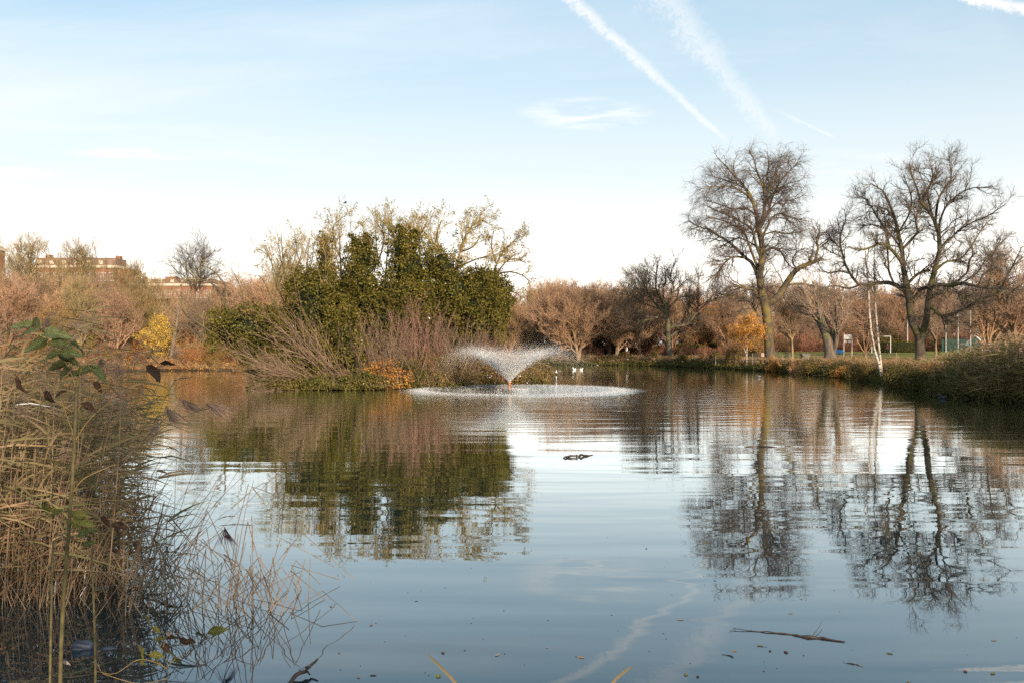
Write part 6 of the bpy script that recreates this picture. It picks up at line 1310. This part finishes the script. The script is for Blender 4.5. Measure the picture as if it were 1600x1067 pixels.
LV = [(34, 508, 34, 3.0, 'leaf_sap'), (55, 503, 24, 1.7, 'leaf_sap'), (86, 517, 40, .25, 'leaf_sap'), (40, 518, 32, 3.2, 'leaf_sap'), (58, 537, 32, 3.5, 'leaf_sap'), (98, 535, 32, .05, 'leaf_sap'), (126, 543, 34, -.35, 'leaf_sap'), (80, 553, 26, 3.4, 'leaf_sap'), (110, 550, 30, .1, 'leaf_sap'), (112, 561, 34, -.3, 'leaf_sap'),
      (88, 570, 28, 3.3, 'leaf_sap'), (97, 580, 24, 3.5, 'leaf_sap'), (137, 575, 30, .5, 'leaf_sap'), (157, 581, 34, -.5, 'leaf_sap'), (104, 566, 26, -.8, 'leaf_sap'), (120, 583, 20, .3, 'leaf_sap'), (28, 602, 27, -1.4, 'leaf_sap_brown'), (75, 622, 22, -1.2, 'leaf_sap_brown'), (142, 636, 26, -.35, 'leaf_sap_brown'), (153, 604, 18, -.8, 'leaf_sap_brown'),
      (246, 582, 32, -.55, 'leaf_sap_brown'), (263, 567, 20, .1, 'leaf_sap_brown'), (94, 612, 18, .9, 'leaf_sap_brown'), (70, 789, 26, 2.2, 'leaf_sap_yellow'), (84, 801, 24, 3.3, 'leaf_sap_yellow'), (122, 803, 26, .15, 'leaf_sap_yellow'), (133, 815, 34, .15, 'leaf_sap_yellow'), (138, 829, 30, .5, 'leaf_sap'), (165, 813, 16, -.6, 'leaf_sap_brown'),
      (188, 819, 24, .1, 'leaf_sap_brown'), (186, 834, 26, -.9, 'leaf_sap_brown'), (140, 848, 18, .4, 'leaf_sap')]
rq = np.random.default_rng(44)
for i, (x, y, L, a, mt) in enumerate(LV): put_leaf(root, loc, x, y, d + rq.normal() * .03, L * 1.25, a, mt, rq.uniform(-.5, .3), (1 if i % 3 else -1) * rq.uniform(.55, 1.25), (.35, .6, .9)[i % 3], i)
for (pxs, d, lb, lv) in (([(146, 1300), (149, 1067), (147, 960), (143, 868)], 3.7, 'straight olive stem right of the sapling, with one pale dead leaf', [(153, 1036, 20, 1.9, 'leaf_pale')]),
                         ([(74, 1300), (78, 1067), (80, 960), (83, 845)], 3.7, 'thin straight olive stem left of the sapling', [(103, 1034, 16, 0, 'leaf_pale')])):
    b_ = P(pxs[0][0], 1120, d); loc = np.array([b_[0], d, G1(b_[0], d)]); root = empty('sapling', loc, lb, 'stem'); twig(root, loc, pxs, d, .0062, .004, 'sapling_bark', 'stem')
    for i, (x, y, L, a, mt) in enumerate(lv): put_leaf(root, loc, x, y, d, L, a, mt, 0, .5, .6, i)
d = 4.2; b_ = P(262, 1120, d); loc = np.array([b_[0], d, G1(b_[0], d)]); root = empty('leafy_shrub', loc, 'low shrub with curled yellow and brown leaves at the bottom, right of the stems', 'shrub')
for px in ([(262, 1300), (262, 1067), (261, 1040), (250, 1010), (240, 985), (226, 962)], [(262, 1045), (245, 1035), (215, 1030), (180, 1052), (150, 1048)], [(262, 1040), (275, 1028), (300, 1018)], [(255, 1010), (262, 995), (290, 985)], [(262, 1060), (215, 1067), (160, 1052)]): twig(root, loc, px, d, .0024, .0013, 'sapling_twig' if px[0][1] < 1100 else 'sapling_bark')
for i, (x, y, L, a, mt) in enumerate([(233, 968, 17, -.8, 'leaf_sap_yellow'), (245, 983, 17, -.4, 'leaf_sap_yellow'), (252, 995, 20, .5, 'leaf_sap_yellow'), (274, 994, 34, .35, 'leaf_sap_brown'), (263, 986, 18, 1.6, 'leaf_pale'), (290, 1003, 22, -.6, 'leaf_sap_brown'), (222, 1018, 24, -1.0, 'leaf_sap_yellow'), (244, 1022, 26, .1, 'leaf_sap_yellow'),
      (260, 1012, 22, -.7, 'leaf_sap_brown'), (279, 1031, 26, .15, 'leaf_sap'), (246, 1042, 28, -1.5, 'leaf_sap_yellow'), (222, 1037, 16, -1.3, 'leaf_sap_yellow'), (316, 990, 26, .1, 'leaf_sap'), (341, 984, 32, .2, 'leaf_sap_yellow'), (300, 1000, 22, .2, 'leaf_sap_brown'), (268, 1020, 20, -.3, 'leaf_sap')]): put_leaf(root, loc, x, y, d + rq.normal() * .03, L, a, mt, rq.uniform(-.5, .3), (1 if i % 3 else -1) * rq.uniform(.55, 1.25), (.35, .6, .9)[i % 3], i)
# two grass blades rising from the bottom edge
for (pxs, lb) in (([(740, 1110), (712, 1067), (690, 1043), (667, 1021)], 'single yellow-green grass blade at the bottom, leaning left'), ([(935, 1100), (957, 1067), (972, 1052), (988, 1040)], 'single yellow-green grass blade at the bottom, leaning right')):
    c = catmull(px3(pxs, 2.6), 12); w = np.interp(np.arange(12), [0, 3, 9, 11], [.0042, .0048, .004, .001]); T = nrm(np.gradient(c, axis=0)); sd = np.cross(T, (0, 1, .3)); V = np.stack([c - sd * w[:, None], c + (0, .0016, -.001), c + sd * w[:, None]], 1); b = np.arange(11)[:, None] * 3
    g = G(); g.add(V, np.concatenate([b + np.array((0, 3, 4, 1)), b + np.array((1, 4, 5, 2))])); tag(g.build('grass_blade', M['reed_leaf'], None, c[0]), lb, 'grass blade')
# crumpled dark plastic caught among the stems
d = 8.0; M['bag'] = plain('bag', (.018, .026, .045), .6, .3, .35, 9); loc = P(142, 1040, d); loc[2] = .02
root = empty('plastic_bag', loc, 'crumpled dark blue rubbish caught in the reeds at the bottom left', 'rubbish')
g = G()
def crumple(sd): 
    a_ = lump(sd, .35, 3.); b2_ = lump(sd + 1, .18, 9.); return lambda q: a_(q) * b2_(q)
g.ball(P(150, 1040, d) - loc, (.10, .09, .07), 26, 18, crumple(3)); g.build('body', M['bag'], root)
g = G(); g.ball(P(128, 1010, d) - loc, (.10, .06, .055), 24, 14, crumple(9)); g.build('flap', M['bag'], root)
g = G(); g.tubes((catmull([P(140, 1030, d) - loc, P(155, 1020, d) - loc, P(170, 1014, d) - loc, P(184, 1012, d) - loc], 10)[None], np.array([[.05, .048, .044, .042, .04, .036, .03, .024, .018, .006]])), 9); g.build('handle', M['bag'], root)

# trees standing on the near bank behind the viewpoint; the low sun behind them leaves the near-left reeds in their shade
for i, (x, y, h, w) in enumerate(((1.5, -13, 11, 6.5), (7.5, -17, 12, 7), (-4, -19, 12, 6.5))):
    z = G1(x, y); root = empty('evergreen_tree', (x, y, z), ['broad evergreen tree on the near bank behind the viewpoint, nearest the water', 'tall evergreen tree on the near bank behind the viewpoint, farthest right', 'tall evergreen tree on the near bank behind the viewpoint, farthest left'][i], 'tree')
    rr_ = np.random.default_rng(900 + i); tr = (catmull([(0, 0, -.3), (.1, 0, h * .3), (0, .1, h * .6), (0, 0, h * .95)], 9)[None], np.linspace(.3, .05, 9)[None]); g = G(); g.tubes(tr, 7); g.build('trunk', M['bark_dark'], root)
    b1 = spawn(tr, 60, (.15, 1), (.7, 1.3), (w * .3, w * .55), 6, .1, (0, 0, .08), .4, .3, .3, .02, rr_); g = G(); g.tubes(b1, 4); g.build('limbs', M['bark_dark'], root)
    q = rr_.integers(0, 60, 1900); k = rr_.integers(1, 6, 1900); C = b1[0][q, k] + rr_.normal(size=(1900, 3)) * .42; g = G(); g.leaves(C, .26, r=rr_, aspect=.7); g.build('crown', M['ivy'], root)
